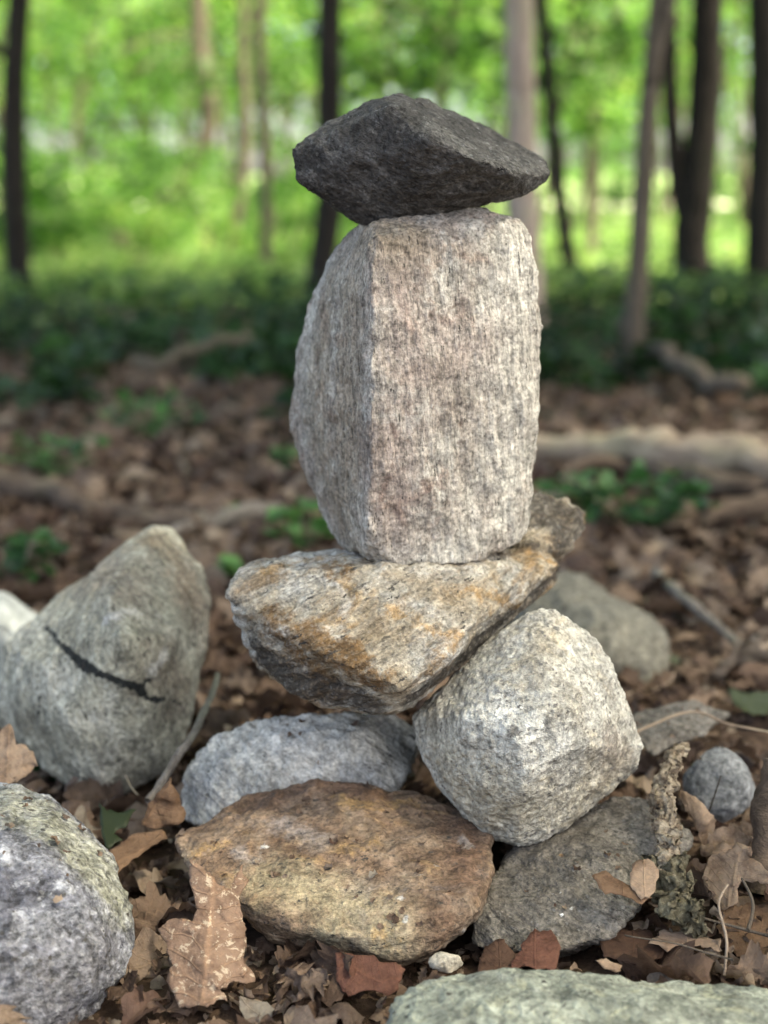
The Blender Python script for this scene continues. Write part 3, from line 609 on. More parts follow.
outline_leaf([(722,914),(745,908),(772,902),(790,930),(772,968),(738,962),(724,945),(718,930)], lambda x, y: 1.04 + (960 - y) * 0.0011, m_brown, 'smooth brown leaf lying below the pale tan curled oak leaf', 4, 0.010, axis=((722, 930), (785, 935)))
outline_leaf([(650,948),(664,927),(679,931),(685,916),(695,930),(705,937),(723,945),(720,956),(701,947),(684,946),(668,955)], lambda x, y: 1.035 + (955 - y) * 0.0012, m_tan, 'ragged light tan leaf scrap above the green-tinted stone', 5, 0.006)
outline_leaf([(171,778),(179,794),(185,818),(178,826),(159,832),(141,825),(149,806),(160,790)], lambda x, y: 1.205 + (830 - y) * 0.0004, m_brown, 'glossy chestnut leaf tucked between twig and pale grey-white stone', 6, 0.008, axis=((143, 825), (172, 780)))
outline_leaf([(109,849),(128,837),(146,832),(161,833),(167,842),(145,852),(130,863),(116,877),(111,866)], lambda x, y: 1.15 + (875 - y) * 0.0012, m_brown, 'long curved ochre-brown leaf beside the blue-grey speckled stone', 7, 0.006, axis=((112, 870), (165, 836)))
outline_leaf([(99,806),(111,813),(135,812),(126,825),(113,834),(124,838),(107,848),(101,830)], lambda x, y: 1.20 + (845 - y) * 0.001, m_deadgreen, 'fading green leaf in the gap beneath the black-seamed stone', 8, 0.006)
outline_leaf([(-8,742),(8,728),(16,745),(34,752),(38,768),(20,784),(5,790),(-10,786)], lambda x, y: 1.23 + (790 - y) * 0.0007, m_tan, 'pinkish tan leaf on top of the blue-grey speckled stone', 9, 0.008)
outline_leaf([(680,790),(692,793),(706,806),(716,820),(712,838),(704,856),(699,838),(694,820),(684,808)], lambda x, y: 1.19 + (850 - y) * 0.0003 + 0.0006 * abs(x - 700), m_tan, 'folded tan leaf leaning against the round slate-grey stone', 10, 0.008, axis=((704, 855), (684, 790)))
outline_leaf([(478,972),(484,950),(500,940),(512,951),(522,958),(515,972),(495,975)], lambda x, y: 1.02 + (972 - y) * 0.001, m_dark, 'dark wine-brown leaf at the foot of the flat grey stone', 11, 0.008)
outline_leaf([(508,968),(520,947),(535,931),(552,934),(561,948),(556,962),(538,970),(520,973)], lambda x, y: 1.015 + (972 - y) * 0.0011, m_red, 'russet crumpled leaf at the foot of the flat grey stone', 12, 0.010)
outline_leaf([(592,880),(606,875),(622,884),(640,893),(652,900),(640,905),(620,898),(602,892)], lambda x, y: 1.05 + (905 - y) * 0.0009, m_brown, 'small perforated brown leaf lying on the flat grey stone', 13, 0.005)
outline_leaf([(632,868),(648,860),(660,872),(655,890),(640,897),(630,886)], lambda x, y: 1.055 + (897 - y) * 0.0009, m_tan, 'small pinkish leaf piece at the base of the crumbling bark strip', 14, 0.006)
outline_leaf([(596,960),(606,959),(622,967),(620,972),(604,969)], lambda x, y: 1.01 + (972 - y) * 0.0008, m_tan, 'tiny pale straw-coloured leaf sliver by the green-tinted stone', 15, 0.002)
outline_leaf([(600,945),(622,932),(650,938),(668,950),(660,966),(630,968),(605,962)], lambda x, y: 1.03 + (968 - y) * 0.0011, m_dark, 'dark brown curled leaf behind the green-tinted stone', 16, 0.010)
outline_leaf([(690,630),(722,636),(730,650),(708,656),(688,648)], lambda x, y: 1.75 + (656 - y) * 0.0025, m_deadgreen, 'blurred yellow-green leaf resting on the litter behind the whitish stone', 17, 0.006) if False else None
outline_leaf([(640,645),(655,650),(690,662),(675,668),(650,660)], lambda x, y: 1.80 + (668 - y) * 0.003, m_deadgreen, 'yellow-green leaf lying on the litter behind the whitish stone', 17, 0.006)
outline_leaf([(728,690),(750,694),(785,690),(785,712),(750,714),(732,704)], lambda x, y: 1.58 + (714 - y) * 0.003, m_deadgreen, 'green leaf on brown litter above the round slate-grey stone', 18, 0.006)

# ------------------------------------------------------------------ leaf litter, nearest ones as individuals
def in_view_xy(x, y, margin=0.06): return abs(x) < 0.262 * y + margin
litter_spots = []
tries = 0
while len(litter_spots) < 270 and tries < 9000:
    tries += 1
    y = 0.93 + 1.25 * random.random() ** 1.25; x = random.uniform(-1, 1) * (0.262 * y + 0.05)
    size = random.choice([0.03, 0.04, 0.05, 0.06, 0.075, 0.09]) * random.uniform(0.8, 1.15)
    z = gz(x, y) + random.uniform(0.006, 0.034)
    if not clear_of_stones(Vector((x, y, z)), size * 0.30): continue
    if any(abs(x - h[0]) < h[2] + size * 0.35 and y < h[1] + 0.02 for h in HERO[:1]) or any(math.hypot(x - h[0], y - h[1]) < h[2] * 0.8 + size * 0.25 for h in HERO[1:]): continue
    litter_spots.append((x, y, z, size))
def near_label(x, y):
    spots = [((-0.32, 1.5), 'beside the black-seamed stone'), ((-0.2, 1.05), 'by the blue-grey speckled stone'), ((-0.08, 1.05), 'around the foot of the rusty brown stone'), ((0.2, 1.08), 'below the flat grey stone'),
             ((0.33, 1.3), 'around the round slate-grey stone'), ((0.36, 1.7), 'behind the round slate-grey stone'), ((0.0, 1.75), 'behind the cairn'), ((-0.12, 1.4), 'between the black-seamed stone and the cairn')]
    return min(spots, key=lambda s_: (s_[0][0] - x) ** 2 + (s_[0][1] - y) ** 2)[1]
for i, (x, y, z, size) in enumerate(litter_spots):
    k = random.randrange(24)
    o = link('fallen_leaf', PROTO_HI[k], loc=(x, y, z)); o.scale = (size,) * 3
    m = rand_rot(rng, 0.42); o.rotation_euler = m.to_euler()
    kd = {'oak': 'lobed', 'oval': 'oval', 'frag': 'broken'}[KINDS[k % 6]]
    where = near_label(x, y)
    tag(o, f'dry brown {kd} leaf in the litter {where}', 'leaf', f'{kd} litter leaves {where}')

def litter_mesh(n, yfun, xmargin, smin, smax, zr, tilt, seed, avoid=True, xspread=1.0):
    r = np.random.default_rng(seed); Vs, Fs, Us = [], [], []; off = 0; cnt = 0
    yy = yfun(r.random(n)); xx = r.uniform(-1, 1, n) * (0.262 * yy + xmargin) * xspread
    zz = gz_arr(xx, yy)
    for x, y, z0 in zip(xx, yy, zz):
        size = r.uniform(smin, smax); z = z0 + r.uniform(*zr)
        if avoid and y < 2.3 and not clear_of_stones(Vector((x, y, z)), size * 0.28): continue
        V, q, U = PROTO_LO[r.integers(18)]
        m = np.array(rand_rot(r, tilt)); Vs.append(V * size @ m.T + np.array([x, y, z])); Fs.append(q + off); Us.append(U); off += len(V)
    return np.concatenate(Vs), np.concatenate(Fs), np.concatenate(Us)
A = litter_mesh(2600, lambda t: 0.88 + 1.5 * t, 0.25, 0.012, 0.05, (-0.004, 0.014), 0.35, 1)
B = litter_mesh(5200, lambda t: 2.1 + 3.2 * t ** 1.3, 0.5, 0.035, 0.095, (0.0, 0.03), 0.4, 2)
Cc = litter_mesh(1800, lambda t: 5 + 5 * t, 0.8, 0.06, 0.12, (0.0, 0.03), 0.4, 3)
E = litter_mesh(1500, lambda t: 0.6 + 2.5 * t, 1.3, 0.03, 0.09, (0.0, 0.02), 0.4, 4)
cv, cf, cu, co_ = [], [], [], 0
for _ in range(900):
    x = random.uniform(-0.32, 0.36); y = random.uniform(1.0, 1.45)
    h = STONES.ray_cast(Vector((x, y, 0.125)), Vector((0, 0, -1)), 0.14)
    if h[0] is None or h[1].z < 0.55 or random.random() < 0.6: continue
    V, q, U = PROTO_LO[random.choice([2, 4, 8, 10])]; sz = random.uniform(0.0025, 0.009)
    m = np.array(h[1].to_track_quat('Z', 'Y').to_matrix()) @ np.array(rand_rot(rng, 0.25))
    cv.append(V * sz @ m.T + np.array(h[0]) + np.array(h[1]) * 0.003); cf.append(q + co_); cu.append(U); co_ += len(V)
K = (np.concatenate(cv), np.concatenate(cf), np.concatenate(cu))
H = litter_mesh(3800, lambda t: 0.88 + 1.1 * t, 0.1, 0.005, 0.018, (-0.002, 0.016), 0.7, 6)
offs = 0; VV, FF, UU = [], [], []
for V, q, U in (A, B, Cc, E, H, K): VV.append(V); FF.append(q + offs); UU.append(U); offs += len(V)
o = link('leaf_litter', mesh_np('leaf_litter', np.concatenate(VV), np.concatenate(FF), [m_litter], uv=np.concatenate(UU)))
tag(o, 'carpet of small dry brown leaves and leaf scraps over the soil', 'leaf litter', kind='stuff')

# ------------------------------------------------------------------ tubes: twigs, logs, trunks
def tube(pts, radii, sides=10, rough=0.0, seed=0, cap=True):
    pts = [np.array(p, float) for p in pts]; V = []; n = len(pts); prev = None
    for i in range(n):
        t = pts[min(i + 1, n - 1)] - pts[max(i - 1, 0)]; t /= np.linalg.norm(t)
        if prev is None:
            a = np.array([0, 0, 1.0]) if abs(t[2]) < 0.9 else np.array([1.0, 0, 0])
            prev = np.cross(t, a); prev /= np.linalg.norm(prev)
        nrm = prev - t * (prev @ t); nrm /= np.linalg.norm(nrm); prev = nrm; bi = np.cross(t, nrm)
        for k in range(sides):
            a = 2 * math.pi * k / sides; V.append(pts[i] + radii[i] * (math.cos(a) * nrm + math.sin(a) * bi))
    V = np.array(V)
    if rough:
        c = np.repeat(np.array(pts), sides, 0); dv = V - c; rr = np.linalg.norm(dv, axis=1)[:, None]
        V = c + dv * (1 + rough * (fbm(V / max(np.mean(radii), 1e-4), 0.8, 3, 0.5, seed)[:, None]))
    q = [(i * sides + k, i * sides + (k + 1) % sides, (i + 1) * sides + (k + 1) % sides, (i + 1) * sides + k) for i in range(n - 1) for k in range(sides)]
    if cap:
        for e, idx in ((0, 0), (n - 1, (n - 1) * sides)):
            V = np.vstack([V, pts[e]]); ci = len(V) - 1
            q += [(idx + k, idx + (k + 1) % sides, ci, ci) for k in range(0)] 
            for k in range(0, sides, 2): q.append((idx + k, idx + (k + 1) % sides, idx + (k + 2) % sides, ci))
    return V, np.array(q)
def spline(pts, n):
    pts = np.array(pts, float); t = np.linspace(0, len(pts) - 1, n); out = []
    for u_ in t:
        i = min(int(u_), len(pts) - 2); f = u_ - i
        p0, p1, p2, p3 = pts[max(i - 1, 0)], pts[i], pts[i + 1], pts[min(i + 2, len(pts) - 1)]
        out.append(0.5 * (2 * p1 + (p2 - p0) * f + (2 * p0 - 5 * p1 + 4 * p2 - p3) * f * f + (3 * p1 - p0 - 3 * p2 + p3) * f ** 3))
    return np.array(out)
def bark_mat(name, c1, c2, scale=(1, 1, 0.2), f=30):
    s = NT(name); co = s.n('TexCoord').outputs['Object']; v = s.mapping(co, (0,0,0), scale)
    n1 = s.noise(v, f, 6, 0.7, 0.5); c = s.ramp(n1, [(0.32, c1), (0.66, c2)])
    c = s.mix(s.mapr(s.noise(co, 6, 4), 0.5, 0.7, 0, 0.4), c, (c2[0] * 0.8, c2[1] * 1.0, c2[2] * 0.75))
    return s.done(s.principled(c, 0.9, s.bump(n1, 0.9, 0.012), 0.2).outputs[0])
m_bark = bark_mat('dark_bark', (0.010, 0.008, 0.007), (0.036, 0.029, 0.025))
m_bark2 = bark_mat('pale_bark', (0.30, 0.225, 0.185), (0.46, 0.365, 0.31))
m_bark3 = bark_mat('grey_brown_bark', (0.07, 0.055, 0.042), (0.15, 0.12, 0.095))
m_twig = bark_mat('weathered_twig', (0.12, 0.10, 0.085), (0.3, 0.265, 0.23), (1, 1, 1), 60)
m_log = bark_mat('bleached_log', (0.2, 0.145, 0.11), (0.42, 0.33, 0.25), (0.25, 1, 1), 25)
m_logd = bark_mat('rotting_branch', (0.05, 0.036, 0.028), (0.17, 0.125, 0.095), (0.3, 1, 1), 30)

def stick(name, pts, r0, r1, mat, label, cat, n=24, wob=0.003, seed=0, sides=9, rough=0.3, group=None):
    p = spline(pts, n); p = p + wob * np.stack([fbm(p, 12, 2, .5, seed), fbm(p, 12, 2, .5, seed + 5), fbm(p, 12, 2, .5, seed + 9)], 1)
    base = p[0].copy(); V, q = tube(p - base, np.linspace(r0, r1, n), sides, rough, seed)
    return tag(link(name, mesh_np(name, V, q, [mat]), loc=base), label, cat, group)
stick('twig', [P(149,800,1.26), P(168,770,1.29), P(190,738,1.33), P(207,706,1.38), P(213,690,1.41), P(216,674,1.45)], 0.0042, 0.003, m_twig, 'thin grey twig slanting up between the black-seamed stone and the cairn', 'twig', wob=0.004)
stick('twig', [G(655,572,.03), G(690,603,.03), G(740,645,.02)], 0.009, 0.006, m_twig, 'straight grey twig on the litter behind the whitish stone', 'twig', seed=3)
stick('twig', [P(626,735,1.36), P(690,712,1.38), P(730,724,1.36), P(775,733,1.34)], 0.0014, 0.001, m_log, 'long straw-thin stem crossing over the dark rock chip', 'twig', seed=4, wob=0.002)
stick('twig', [P(708,815,1.22), P(714,797,1.235), P(720,776,1.25)], 0.0009, 0.0006, m_bark, 'short dark stem poking up before the round slate-grey stone', 'twig', seed=5, wob=0.001)
stick('twig', [P(724,975,1.02), P(726,940,1.03), P(719,905,1.05), P(728,885,1.07)], 0.0012, 0.0008, m_log, 'bent pale leaf stalk rising by the pale tan curled oak leaf', 'twig', seed=6, wob=0.001)
stick('twig', [P(126,775,1.33), P(132,788,1.31), P(138,795,1.30)], 0.0008, 0.0005, m_log, 'tiny straw stalk leaning on the foot of the black-seamed stone', 'twig', seed=7, wob=0.001)
stick('stick', [P(756,892,1.15), P(762,850,1.165), P(768,800,1.18), P(772,760,1.19)], 0.013, 0.011, m_logd, 'dark brown upright stick at the edge beside the round slate-grey stone', 'stick', seed=8, wob=0.006, rough=0.5)
stick('fallen_log', [G(500,446,.04), G(600,446,.06), G(700,455,.07), G(830,468,.08)], 0.022, 0.042, m_log, 'bleached tan log lying across the forest floor right of the cairn', 'log', seed=9, wob=0.012, sides=18, rough=0.55)
stick('fallen_log', [G(560,470,.03), G(640,462,.04), G(700,480,.04), G(800,492,.04)], 0.014, 0.024, m_logd, 'dark rotting log just in front of the bleached tan log', 'log', seed=10, wob=0.02, sides=12, rough=0.4)
stick('fallen_branch', [G(625,325,.12), G(660,350,.1), G(695,372,.08), G(735,392,.05)], 0.018, 0.028, m_bark3, 'slanting branch lying in the green undergrowth beyond the logs', 'branch', seed=11, wob=0.03)
stick('fallen_branch', [G(-40,472,.05), G(40,490,.05), G(110,510,.04), G(200,522,.03)], 0.026, 0.015, m_logd, 'grey-brown branch lying on the litter beyond the black-seamed stone', 'branch', seed=12, wob=0.02, rough=0.4)
stick('fallen_branch', [G(130,360,.12), G(180,352,.15), G(240,332,.2)], 0.02, 0.014, m_bark3, 'faint grey branch in the shaded undergrowth at left', 'branch', seed=13, wob=0.03)
stick('fallen_branch', [G(700,520,.03), G(740,512,.04), G(800,500,.05)], 0.016, 0.024, m_logd, 'short dark branch beside the blurred leafy plant', 'branch', seed=14, wob=0.02)
stick('fallen_branch', [G(150,545,.02), G(200,520,.03), G(280,508,.04)], 0.012, 0.016, m_twig, 'pale grey branch behind the tip of the black-seamed stone', 'branch', seed=15, wob=0.02)

for i in range(34):
    y = random.uniform(0.95, 1.9); x = random.uniform(-1, 1) * (0.262 * y + 0.02); L_ = random.uniform(0.03, 0.09); a = random.uniform(0, 3.14); z = gz(x, y) + random.uniform(0.015, 0.035); dz = random.uniform(-0.012, 0.02)
    if not all(clear_of_stones(Vector((x + math.cos(a) * L_ * f_, y + math.sin(a) * L_ * f_, z)), 0.004) for f_ in (-0.5, 0, 0.5)): continue
    r_ = random.uniform(0.0006, 0.0018)
    stick('twig', [(x - math.cos(a) * L_ / 2, y - math.sin(a) * L_ / 2, z), (x + 0.006, y - 0.004, z + dz * 0.5), (x + math.cos(a) * L_ / 2, y + math.sin(a) * L_ / 2, z + dz)], r_, r_ * 0.6, [m_log, m_logd, m_bark3][i % 3], ['straw-coloured', 'brown', 'grey-brown'][i % 3] + ' bit of twig in the litter ' + near_label(x, y), 'twig', n=10, wob=0.004, seed=100 + i, sides=6, group=['straw-coloured', 'brown', 'grey-brown'][i % 3] + ' twig bits ' + near_label(x, y))

# crumbling bark strip
p = spline([P(664,880,1.09), P(668,850,1.12), P(666,815,1.15), P(663,790,1.17), P(672,765,1.20), P(683,745,1.23)], 60)
p = spline(p, 150); V, q = tube(p, 0.0052 + 0.004 * np.sin(np.linspace(0, 3.1, 150)) + 0.002 * rng.normal(size=150).cumsum() / 12, 44, 0, 0)
V = V + 0.0075 * np.stack([fbm(V, 95, 4, .65, 71), 0.6 * fbm(V, 95, 4, .65, 72), fbm(V, 95, 4, .65, 73)], 1)
s = NT('crumbling_bark'); co = s.n('TexCoord').outputs['Object']
c = s.ramp(s.noise(co, 120, 5, 0.7), [(0.36, (0.16, 0.115, 0.085)), (0.48, (0.38, 0.305, 0.225)), (0.66, (0.55, 0.47, 0.37))])
m_crumb = s.done(s.principled(c, 0.95, s.bump(s.noise(co, 200, 5, 0.75), 1, 0.006), 0.1).outputs[0])
tag(link('bark_strip', mesh_np('bark_strip', V - p[0], q, [m_crumb]), loc=p[0]), 'crumbling pale tan strip of bark standing beside the round slate-grey stone', 'bark', None)
p = spline([P(690,925,1.05), P(684,905,1.07), P(672,885,1.09), P(664,868,1.11)], 40)
p = spline(p, 100); V, q = tube(p, np.full(100, 0.012), 44, 0, 0); V = V + 0.012 * np.stack([fbm(V, 70, 4, .65, 81), 0.6 * fbm(V, 70, 4, .65, 82), fbm(V, 70, 4, .65, 83)], 1)
s = NT('olive_lichen_bark'); co = s.n('TexCoord').outputs['Object']
c = s.ramp(s.noise(co, 130, 5, 0.7), [(0.33, (0.09, 0.075, 0.05)), (0.52, (0.2, 0.175, 0.12)), (0.7, (0.36, 0.33, 0.24))])
m_olive = s.done(s.principled(c, 0.95, s.bump(s.noise(co, 200, 5, 0.75), 1, 0.006), 0.1).outputs[0])
tag(link('bark_piece', mesh_np('bark_piece', V - p[0], q, [m_olive]), loc=p[0]), 'olive lichen-covered bark piece below the pale tan strip of bark', 'bark', None)

# ------------------------------------------------------------------ foliage
def leaves_mesh(centers, size, seed, flat=0.5, aspect=0.62):
    r = np.random.default_rng(seed); n = len(centers)
    d = r.normal(size=(n, 3)); d[:, 2] *= 0.6; d /= np.linalg.norm(d, axis=1)[:, None]
    up = r.normal(size=(n, 3)) * flat; up[:, 2] += 1; sd_ = np.cross(d, up); sd_ /= np.linalg.norm(sd_, axis=1)[:, None] + 1e-9
    nn = np.cross(sd_, d); sz = size * r.uniform(0.6, 1.25, (n, 1))
    b = centers - d * sz * 0.5; t = centers + d * sz * 0.5; dr = nn * sz * 0.1
    m1 = centers - d * sz * 0.1; l = m1 + sd_ * sz * aspect * 0.5 + dr; rr = m1 - sd_ * sz * aspect * 0.5 + dr
    V = np.stack([b, l, t, rr], 1).reshape(-1, 3); i0 = np.arange(n) * 4
    F_ = np.concatenate([np.stack([i0, i0 + 2, i0 + 1], 1), np.stack([i0, i0 + 3, i0 + 2], 1)])
    return V, F_
def crown_points(n, cen, rad, seed, clumps=26, spread=0.3, shell=0.45):
    r = np.random.default_rng(seed); c = r.normal(size=(clumps, 3)); c /= np.linalg.norm(c, axis=1)[:, None]
    c *= (shell + (1 - shell) * r.random((clumps, 1)) ** 0.5); wts = r.random(clumps) + 0.3; wts /= wts.sum()
    k = r.choice(clumps, n, p=wts); off = r.normal(size=(n, 3)) * spread; off[:, 2] *= 0.6
    return np.array(cen) + (c[k] + off) * np.array(rad)

def make_tree(name, label, path, r0, r1, mat, crown=None, limbs=(), leaf=m_green, leaf_size=0.13, n_leaf=5000, seed=0, group=None, fork=None, clumps=26):
    base = np.array(path[0], float); root = empty(name, base, label, 'tree', group)
    n = 40; p = spline(path, n) - base; rad = np.linspace(r0, r1, n); rad[:3] *= np.array([1.45, 1.2, 1.07])
    p[:, :2] += 0.018 * np.stack([fbm(p + base, 0.9, 2, .5, seed), fbm(p + base, 0.9, 2, .5, seed + 3)], 1) * np.clip(np.arange(n) / 8, 0, 1)[:, None]
    V, q = tube(p, rad, 14, 0.12, seed); Vs, Fs = [V], [q]; off = len(V)
    if fork is not None:
        fp, fr0, fr1 = fork; v2, q2 = tube(spline(fp, 26) - base, np.linspace(fr0, fr1, 26), 12, 0.12, seed + 4); Vs.append(v2); Fs.append(q2 + off); off += len(v2)
    for (lp, a, b) in limbs:
        v2, q2 = tube(spline(lp, 14) - base, np.linspace(a, b, 14), 8, 0.1, seed + 7); Vs.append(v2); Fs.append(q2 + off); off += len(v2)
    if crown is not None:
        cen, rd = crown; r = np.random.default_rng(seed + 50); top = p[-1]
        for k in range(9):
            a = r.uniform(0, 6.283); e = np.array(cen) - base + np.array([math.cos(a) * rd[0] * 0.75, math.sin(a) * rd[1] * 0.75, r.uniform(-0.3, 0.6) * rd[2]])
            i = r.integers(int(n * 0.62), n - 1); st = p[i]
            v2, q2 = tube(spline([st, (st + e) / 2 + np.array([0, 0, 0.15 * rd[2]]), e], 10), np.linspace(rad[i] * 0.55, 0.008, 10), 7, 0.1, seed + k); Vs.append(v2); Fs.append(q2 + off); off += len(v2)
    link('trunk', mesh_np('trunk', np.concatenate(Vs), np.concatenate(Fs), [mat]), root)
    if crown is not None:
        c = crown_points(n_leaf, np.array(crown[0]) - base, crown[1], seed, clumps)
        V, F_ = leaves_mesh(c, leaf_size, seed + 1); link('crown', mesh_np('crown', V, F_, [leaf], smooth=False), root)
    return root

def trunk_path(pxs, Y, top):
    """pxs: pixel points from the base up, all at distance Y; carries on to height top"""
    b = G(*pxs[0]); pts = [(b.x, Y, gz(b.x, Y) - 0.05)]
    for px, py in pxs[1:]:
        q = P(px, py, Y); pts.append((q.x, Y, q.z))
    a, c = np.array(pts[-2]), np.array(pts[-1]); d = (c - a) / max(c[2] - a[2], 1e-3)
    h = top - c[2]; pts.append(tuple(c + np.array([d[0] * h * 0.5, 0.1, h * 0.5]))); pts.append(tuple(c + np.array([d[0] * h * 0.8, 0.2, h])))
    return pts
def Yb(py): return G(384, py).y
TG = 'trees around the cairn'
def near_tree(label, pxs, Y, rad_px, mat, seed, crown_off=(0.8, -2.2), cr=(2.3, 1.8, 1.6), top=6.5, cz=6.2, n=5200, **kw):
    crown_off = (crown_off[0], crown_off[1] - (1.0 if 8 < Y < 9 else 0)); path = trunk_path(pxs, Y, top); r = rad_px * (Y / F) ; e = path[-1]
    return make_tree('tree', label, path, r * 1.15, r * 0.8, mat, ((e[0] + crown_off[0], e[1] + crown_off[1], cz), cr), seed=seed, leaf_size=0.21, n_leaf=n, group=TG, **kw)
b1 = P(15, 75, 7.6)
near_tree('dark slim trunk with a side branch, leftmost tree', [(16, 312), (15, 200), (14, 100), (18, 0)], 7.6, 11.5, m_bark, 21, limbs=[([P(15, 55, 7.6), P(-5, 48, 7.6), P(-30, 25, 7.5)], 0.035, 0.02)])
near_tree('dark straight trunk rising behind the left side of the cairn', [(330, 285), (331, 200), (329, 100), (328, 0)], 7.0, 12.5, m_bark, 22)
near_tree('pale pinkish-grey trunk rising behind the right side of the cairn', [(521, 330), (523, 200), (522, 100), (520, 0)], 6.0, 14.5, m_bark2, 23, crown_off=(-0.2, -1.8), cr=(2.6, 2.2, 1.6))
near_tree('thin dark trunk just right of the pale trunk', [(566, 290), (562, 200), (552, 100), (542, 0)], 8.6, 7, m_bark, 24)
near_tree('thin crooked pale brown sapling trunk standing before the meadow', [(638, 378), (636, 300), (642, 190), (648, 90), (655, 0)], 4.95, 9.5, m_bark3, 25, crown_off=(-0.4, -1.0), cr=(2.2, 2.2, 1.6), cz=5.5, top=5.6, n=4200)
near_tree('dark trunk that forks low into two stems', [(690, 295), (691, 240), (694, 200), (702, 100), (706, 0)], 8.5, 17, m_bark, 26, fork=([P(688, 225, 8.5), P(678, 190, 8.5), P(670, 90, 8.5), P(668, 0, 8.5), P(664, -250, 8.5), P(655, -600, 8.6)], 0.055, 0.045))
near_tree('thick dark trunk, rightmost tree', [(762, 302), (764, 200), (766, 100), (764, 0)], 8.1, 16, m_bark, 27)
near_tree('hazy thin trunk deep in the wood left of centre', [(205, 235), (203, 150), (200, 60), (198, 0)], 13.0, 8, m_bark3, 28, cz=7.5, top=8, n=450)
near_tree('very thin grey trunk left of the straight dark trunk', [(268, 285), (266, 200), (262, 100), (258, 0)], 9.5, 5.5, m_bark3, 29, cz=6.5, top=7, n=450)
near_tree('slender trunk beside the very thin grey trunk', [(246, 262), (246, 150), (243, 60), (242, 0)], 11.0, 4.5, m_bark3, 30, cz=7, top=7.5, n=450)

make_tree('tree', 'added unseen tree outside the frame whose thin crown shades the cairn', [(2.9, 0.2, -0.1), (2.8, 0.3, 2), (2.6, 0.4, 4), (2.4, 0.4, 6.5)], 0.13, 0.06, m_bark, ((2.5, 0.1, 5.2), (3.0, 2.8, 1.3)), seed=61, leaf_size=0.2, n_leaf=7000, group=TG, clumps=60)  # unseen tree added so that its crown shades the cairn
make_tree('tree', 'added unseen shade tree outside the frame to the right of the logs', [(3.6, 3.6, -0.1), (3.5, 3.6, 2), (3.3, 3.7, 4), (3.1, 3.8, 6.5)], 0.13, 0.06, m_bark, ((3.0, 4.2, 5.4), (3.0, 2.8, 1.6)), seed=62, leaf_size=0.2, n_leaf=5200, group=TG, clumps=60)  # second unseen tree, added to cast shade

for px, py, Y_, rd, nl, sd_, lab in [(450, 40, 9.5, (0.75, 0.6, 0.5), 500, 1, 'behind the cap stone'), (600, 95, 10.5, (0.7, 0.6, 0.55), 480, 2, 'right of the thin dark trunk'), (575, 20, 9.0, (0.45, 0.4, 0.35), 260, 3, 'high beside the thin dark trunk'), (395, 20, 12, (0.8, 0.6, 0.4), 300, 4, 'between the straight dark trunk and the pale trunk'), (190, 70, 12.5, (0.9, 0.7, 0.35), 320, 5, 'by the hazy thin trunk'), (735, 15, 10, (0.5, 0.5, 0.3), 200, 6, 'beside the rightmost trunk'), (290, 130, 13.5, (0.5, 0.5, 0.45), 220, 7, 'left of the straight dark trunk')]:
    q = P(px, py, Y_); x, h = q.x, q.z; z0 = gz(x, Y_) - 0.05
    make_tree('sapling', 'slim shaded sapling with leaves darkened for shade ' + lab, [(x - 0.25, Y_, z0), (x - 0.15, Y_, z0 + 0.4 * h), (x, Y_, h), (x + 0.1, Y_, h + rd[2])], 0.018, 0.006, m_bark3, ((x, Y_, h), rd), seed=200 + sd_, leaf=m_shade, leaf_size=0.11, n_leaf=nl, group='slim saplings among the trunks', clumps=10)

# understory bushes in front of and around the meadow
def bush_mesh(seed, n, rad, h0, leafsize, mat, clumps=14):
    c = crown_points(n, (0, 0, h0 + rad[2]), rad, seed, clumps, 0.17, 0.3); c[:, 2] = np.maximum(c[:, 2], 0.03)
    V, F_ = leaves_mesh(c, leafsize, seed + 2, 0.7); return mesh_np('foliage', V, F_, [mat], smooth=False)
def stems_mesh(seed, h, r=0.02, k=4, sp=0.3):
    rr = np.random.default_rng(seed); Vs, Fs, off = [], [], 0
    for i in range(k):
        a = rr.uniform(0, 6.28); e = np.array([math.cos(a) * sp, math.sin(a) * sp, h * rr.uniform(0.7, 1)])
        V, q = tube(spline([(0, 0, -0.05), e * [0.3, 0.3, 0.5], e], 8), np.linspace(r, r * 0.3, 8), 6); Vs.append(V); Fs.append(q + off); off += len(V)
    return mesh_np('stem', np.concatenate(Vs), np.concatenate(Fs), [m_bark3])
bushes = [(bush_mesh(400 + k, 900, (0.9, 0.9, 0.55), 0.0, 0.11, [m_green, m_green2][k % 2]), stems_mesh(420 + k, 0.8, 0.014, 5, 0.5)) for k in range(4)]
saps = [(bush_mesh(440 + k, 1300, (1.5, 1.5, 1.5), 0.9, 0.13, [m_green2, m_green, m_green2][k % 3], 22), stems_mesh(460 + k, 3.2, 0.03, 3, 0.6)) for k in range(4)]
bigs = [(bush_mesh(480 + k, 3400, (3.2, 3.0, 4.2), 0.4, 0.26, [m_green, m_green2, m_green][k % 3], 34), stems_mesh(500 + k, 6.5, 0.16, 1, 0.5)) for k in range(4)]
def place(kind, name, part1, part2, label, cat, group, x, y, sc_, rz, k):
    t = empty(name, (x, y, gz(x, y)), label, cat, group); t.scale = (sc_,) * 3; t.rotation_euler.z = rz
    fo, st = kind[k]; link(part1, fo, t); link(part2, st, t)
r2 = np.random.default_rng(77)
def side(x): return 'left of the cairn' if x < -0.06 else ('behind the cairn' if x < 0.06 else 'right of the cairn')
